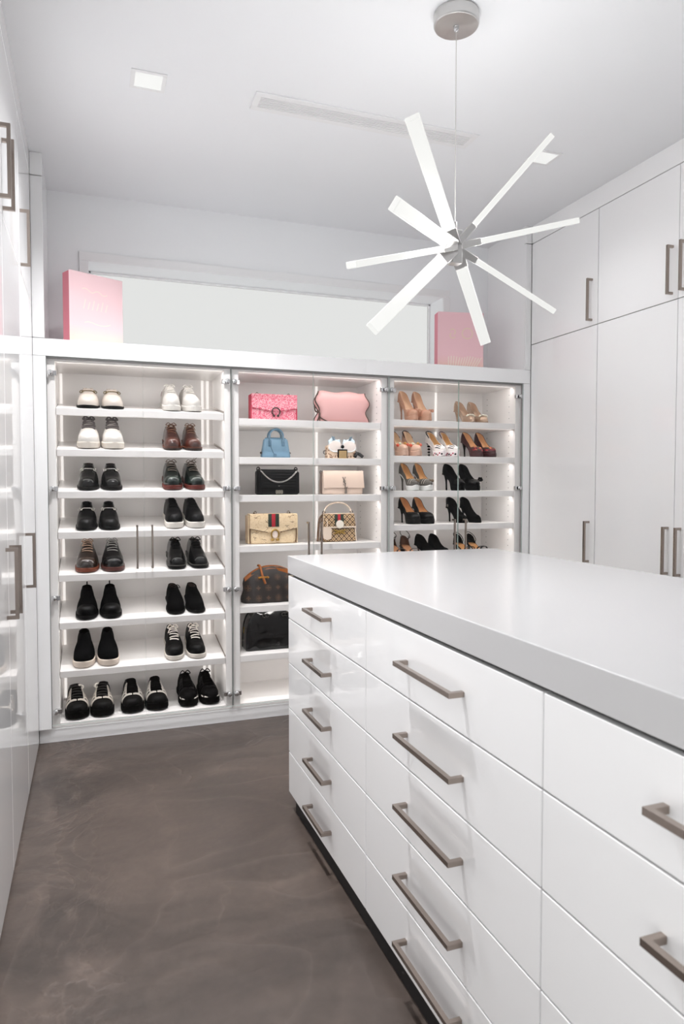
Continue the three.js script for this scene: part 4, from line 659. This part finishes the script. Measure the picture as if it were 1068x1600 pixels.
{ // diamond-pattern top-handle bag
  const w = 0.196, h = 0.150, d = 0.075, t = shelfBag('top_handle_bag', 'brown diamond-patterned handbag with cream top handle and hanging tag', 'handbag', 1.165, 1.372, SH2[3], -0.15);
  mesh('body', soft(roundedRings(h, w / 2, d / 2, 0.006, { topW: 0.86, topD: 0.55 }), 8), BM.lattice, t);
  const tilt = 0.106, zf = (y) => d / 2 * (1 - 0.45 * y / h) + 0.001;
  const lay = (g, y) => g.translate(0, -y, 0).rotateX(-tilt).translate(0, y, zf(y));
  mesh('flap', lay(plate([[-0.086, h], [0.086, h], [0.092, 0.078], [-0.092, 0.078]], 0.006, 0.0015), 0.078), BM.lattice, t);
  mesh('trim', lay(rbox(-0.094, 0.094, 0.074, 0.082, 0.004, 0.008, 0.0015), 0.078), BM.creamL, t);
  for (const s of [-1, 1]) mesh('trim', tube([[s * 0.098, 0.002, d / 2 - 0.006], [s * 0.092, 0.078, zf(0.078) - 0.004], [s * 0.0855, h, zf(h) - 0.002]], 0.0034, 14), BM.creamL, t);
  mesh('trim', rbox(-0.086, 0.086, h - 0.002, h + 0.004, -0.018, 0.026, 0.002), BM.creamL, t);
  for (const [a, b, m] of [[-0.028, -0.010, BM.green], [-0.010, 0.006, BM.red], [0.006, 0.024, BM.green]]) mesh('stripe', lay(rbox(a, b, 0.088, h - 0.001, 0.0062, 0.0076, 0.0004), 0.078), m, t);
  mesh('clasp', lay(new THREE.CylinderGeometry(0.022, 0.022, 0.005, 28).rotateX(Math.PI / 2).translate(0.0, 0.094, 0.010), 0.078), std('#e5ddd2', 0.4), t);
  mesh('bee', [new THREE.SphereGeometry(0.008, 14, 10).scale(0.75, 1.5, 0.6).translate(0, 0.052, zf(0.05) + 0.004), ...[-1, 1].flatMap((s) => [0.25, -0.28].map((r) => new THREE.SphereGeometry(0.016, 14, 8).scale(1.1, 0.32, 0.2).rotateZ(s * r).translate(s * 0.018, 0.054 + r * 0.02, zf(0.05) + 0.003)))], BM.gold, t);
  mesh('handle', tube([[-0.080, h + 0.002, 0], ...arcPts(0, h + 0.006, 0.078, 0.056, Math.PI * 0.95, Math.PI * 0.05, 12).map(([x, y]) => [x, y, 0]), [0.080, h + 0.002, 0]], 0.0045, 46, 8), BM.creamL, t);
  for (const s of [-1, 1]) mesh('handle_ring', [link(0.008, 0.0022).translate(s * 0.080, h + 0.008, 0.002), new THREE.SphereGeometry(0.006, 10, 8).translate(s * 0.080, h + 0.001, 0.004)], BM.darkMetal, t);
  mesh('tag', plate([[-0.096, 0.022], [-0.078, 0.012], [-0.052, 0.018], [-0.050, 0.070], [-0.062, 0.080], [-0.088, 0.078], [-0.096, 0.070]], 0.003, 0.0008).translate(0, 0, d / 2 + 0.004), BM.creamL, t);
  mesh('tag_cord', tube([[-0.075, 0.076, d / 2 + 0.006], [-0.072, 0.11, 0.034], [-0.080, h + 0.004, 0.012]], 0.0026, 12), BM.creamL, t);
  mesh('strap', [tube([[-0.082, h - 0.002, -0.004], [-0.104, 0.125, 0.004], [-0.116, 0.07, 0.016], [-0.122, 0.004, 0.022]], 0.0062, 20), tube([[-0.086, h - 0.02, 0.002], [-0.100, 0.10, 0.018], [-0.098, 0.004, 0.036]], 0.0052, 18)], std('#6b5240', 0.5), t);
}
{ // large brown canvas bag
  const w = 0.32, h = 0.185, d = 0.12, t = shelfBag('frame_bag', 'dark brown patterned canvas handbag with tan leather top and strap', 'handbag', 0.735, 1.055, SH2[4], -0.16);
  const prof = (x) => 0.125 + 0.062 * (1 - Math.pow(Math.abs(x), 2.2));
  mesh('body', [1, -1].map((s) => grid((u, v) => { const x = u * 2 - 1, y = v * prof(x), e = Math.pow(Math.max(0, 1 - Math.pow(Math.abs(x), 5)), 0.4); return [x * w / 2 * (1 - 0.10 * v * v) + 0.004 * Math.sin(v * 9) * x, y, s * (d / 2 * e * (1 - 0.72 * v * v) + 0.004 * Math.sin(x * 11 + v * 6) * (1 - v) * e)]; }, 32, 14, (p) => [p[0], p[1]])).concat([grid((u, v) => { const x = u * 2 - 1, e = Math.pow(Math.max(0, 1 - Math.pow(Math.abs(x), 5)), 0.4); return [x * w / 2, 0.001, (v * 2 - 1) * d / 2 * e]; }, 24, 4)]), BM.brownCanvas, t);
  const top = (u, off) => { const x = u * 2 - 1; return [x * w / 2 * 0.905, prof(x) + off, 0]; };
  mesh('frame_trim', [1, -1].map((s) => grid((u, v) => { const p = top(u, 0.004 - 0.017 * v); return [p[0], p[1], s * (0.010 + 0.010 * v + (v === 0 ? -0.004 : 0.003))]; }, 30, 4)).concat([grid((u, v) => { const p = top(u, 0.004); return [p[0], p[1], (v * 2 - 1) * 0.006]; }, 30, 2)]), BM.tanL, t);
  mesh('strap', [tube([[-0.066, prof(-0.41) + 0.012, -0.012], [-0.062, prof(-0.41) + 0.010, 0.014], [-0.052, 0.135, 0.036], [-0.040, 0.098, 0.046]], 0.0065, 24, 8)], BM.tanL, t);
  mesh('buckle', [rbox(-0.078, -0.022, 0.128, 0.137, 0.036, 0.043, 0.002), ...[-0.074, -0.026].map((x) => new THREE.SphereGeometry(0.006, 12, 8).translate(x, 0.132, 0.044))], std('#c08a45', 0.3, { metalness: 0.9 }), t);
  mesh('corner_patch', plate([[0.02, 0.186], [0.10, 0.170], [0.086, 0.148], [0.052, 0.152]], 0.004, 0.001).translate(0, -0.006, 0.023), BM.tanL, t);
}
{ // black patent dome bag
  const w = 0.30, t = shelfBag('dome_bag', 'glossy black patent dome handbag on the lowest handbag shelf', 'handbag', 0.752, 1.050, SH2[5], -0.16), d = 0.12;
  const m = std('#050506', 0.14, { clearcoat: 0.6, clearcoatRoughness: 0.03, specularIntensity: 0.3 });
  const outline = (a) => [Math.sign(Math.cos(a)) * Math.pow(Math.abs(Math.cos(a)), 0.42) * w / 2, 0.205 * Math.pow(Math.max(0, Math.sin(a)), 0.62)];
  const face = (s) => grid((u, v) => { const [x, y] = outline(Math.PI * (1 - u)), k = v, e = 1 - Math.pow(v, 6); return [x * k, 0.002 + (y * k) + (1 - k) * 0.02, s * (d / 2 * (0.82 + 0.18 * e) + 0.005 * noise.noise(x * k * 24, y * k * 24, 4))]; }, 40, 16);
  mesh('body', [face(1), face(-1)], m, t);
  mesh('gusset', grid((u, v) => { const [x, y] = outline(Math.PI * (1 - u)); return [x, 0.002 + y, (v * 2 - 1) * d / 2 * 0.82]; }, 40, 4), m, t);
  mesh('base', rbox(-w / 2 + 0.006, w / 2 - 0.006, 0.0, 0.022, -d / 2 * 0.9, d / 2 * 0.9, 0.006), m, t);
  for (const s of [-1, 1]) mesh('piping', tube(Array.from({ length: 31 }, (_, k) => { const [x, y] = outline(Math.PI * (1 - k / 30)); return [x, 0.004 + y, s * d / 2 * 0.83]; }), 0.0034, 70), m, t);
  for (const x of [-0.052, 0.052]) mesh('handle_ring', [link(0.009, 0.0022).translate(x - 0.008, 0.185, d / 2 + 0.004), link(0.009, 0.0022).translate(x + 0.008, 0.185, d / 2 + 0.004)], std('#3a3836', 0.3, { metalness: 1 }), t);
  mesh('embossed_swirl', [tube(Array.from({ length: 20 }, (_, k) => [-0.03 + 0.0055 * k, 0.075 + 0.012 * Math.sin(k * 0.9), d / 2 + 0.002]), 0.0022, 50), tube(Array.from({ length: 16 }, (_, k) => [-0.05 + 0.007 * k, 0.028 + 0.004 * Math.sin(k * 1.3), d / 2 + 0.001]), 0.002, 40)], m, t);
  mesh('zip_pull', [link(0.006, 0.0016).rotateY(1.2).translate(-w / 2 - 0.004, 0.115, 0.01), rbox(-w / 2 - 0.008, -w / 2 - 0.004, 0.088, 0.110, 0.005, 0.015, 0.001)], BM.gold, t);
}

// ---------------------------------------------------------------- the two pink boxes on the beam
function giftBox(label, x, z, turn, draw, w, h, d) {
  const t = thing('gift_box', label, 'box', [x, 1.8606, z], turn, 'pink boxes on the beam');
  const pink = std('#e79aa2', 0.55), side = std('#e58a98', 0.55);
  mesh('case', rbox(-w / 2, w / 2, 0.0, h, -d, -0.0035, 0.003), side, t);
  const c = document.createElement('canvas'); c.width = 512; c.height = 640; draw(c.getContext('2d'), 512, 640);
  const map = new THREE.CanvasTexture(c); map.colorSpace = THREE.SRGBColorSpace;
  const g = rbox(-w / 2 - 0.001, w / 2 + 0.001, 0.0, h + 0.001, -0.0034, 0, 0.0012), p = g.attributes.position, uv = g.attributes.uv;
  for (let i = 0; i < p.count; i++) uv.setXY(i, p.getX(i) / w + 0.5, p.getY(i) / h);
  const f = mesh('cover', g, std('#ffffff', 0.5, { map }), t); f.userData.label = 'printed pink front cover';
  return t;
}
const pinkGround = (g, w, h, top, low) => { const q = g.createLinearGradient(0, 0, 0, h); q.addColorStop(0, top); q.addColorStop(0.75, top); q.addColorStop(1, low); g.fillStyle = q; g.fillRect(0, 0, w, h); };
giftBox('pink printed box at the left end of the beam, turned aslant', 0.038, -0.067, 0.456, (g, w, h) => {
  pinkGround(g, w, h, '#f6d2d6', '#f3d8c8');
  g.strokeStyle = 'rgba(244,226,214,0.8)'; g.lineWidth = 9;
  g.beginPath(); g.moveTo(120, 150); g.bezierCurveTo(170, 110, 190, 200, 240, 160); g.bezierCurveTo(290, 120, 300, 210, 360, 165); g.stroke();
  for (let k = 0; k < 6; k++) { g.beginPath(); g.moveTo(130 + k * 42, 330); g.lineTo(150 + k * 42, 240 + 18 * (k % 2)); g.stroke(); }
  g.beginPath(); g.moveTo(140, 455); g.bezierCurveTo(210, 415, 260, 500, 390, 440); g.stroke();
}, 0.263, 0.320, 0.07);
giftBox('pink printed box at the right end of the beam, behind the chandelier rod', 1.998, -0.1025, -0.182, (g, w, h) => {
  pinkGround(g, w, h, '#f4c8ce', '#f2c9bd');
  g.strokeStyle = 'rgba(240,212,190,0.85)'; g.lineWidth = 13;
  g.beginPath(); g.arc(330, 235, 58, 0, 7); g.stroke(); g.beginPath(); g.arc(165, 220, 30, -2.6, 1.2); g.stroke(); g.beginPath(); g.arc(165, 262, 30, 0.4, 4.2); g.stroke();
  g.strokeStyle = 'rgba(246,232,216,0.9)'; g.lineWidth = 10;
  for (let k = 0; k < 13; k++) { g.beginPath(); g.moveTo(120 + k * 26, 610); g.lineTo(150 + k * 26 + (k - 6) * 5, 500 - 10 * Math.sin(k)); g.stroke(); }
}, 0.270, 0.320, 0.07);
renderer.render(scene, camera);
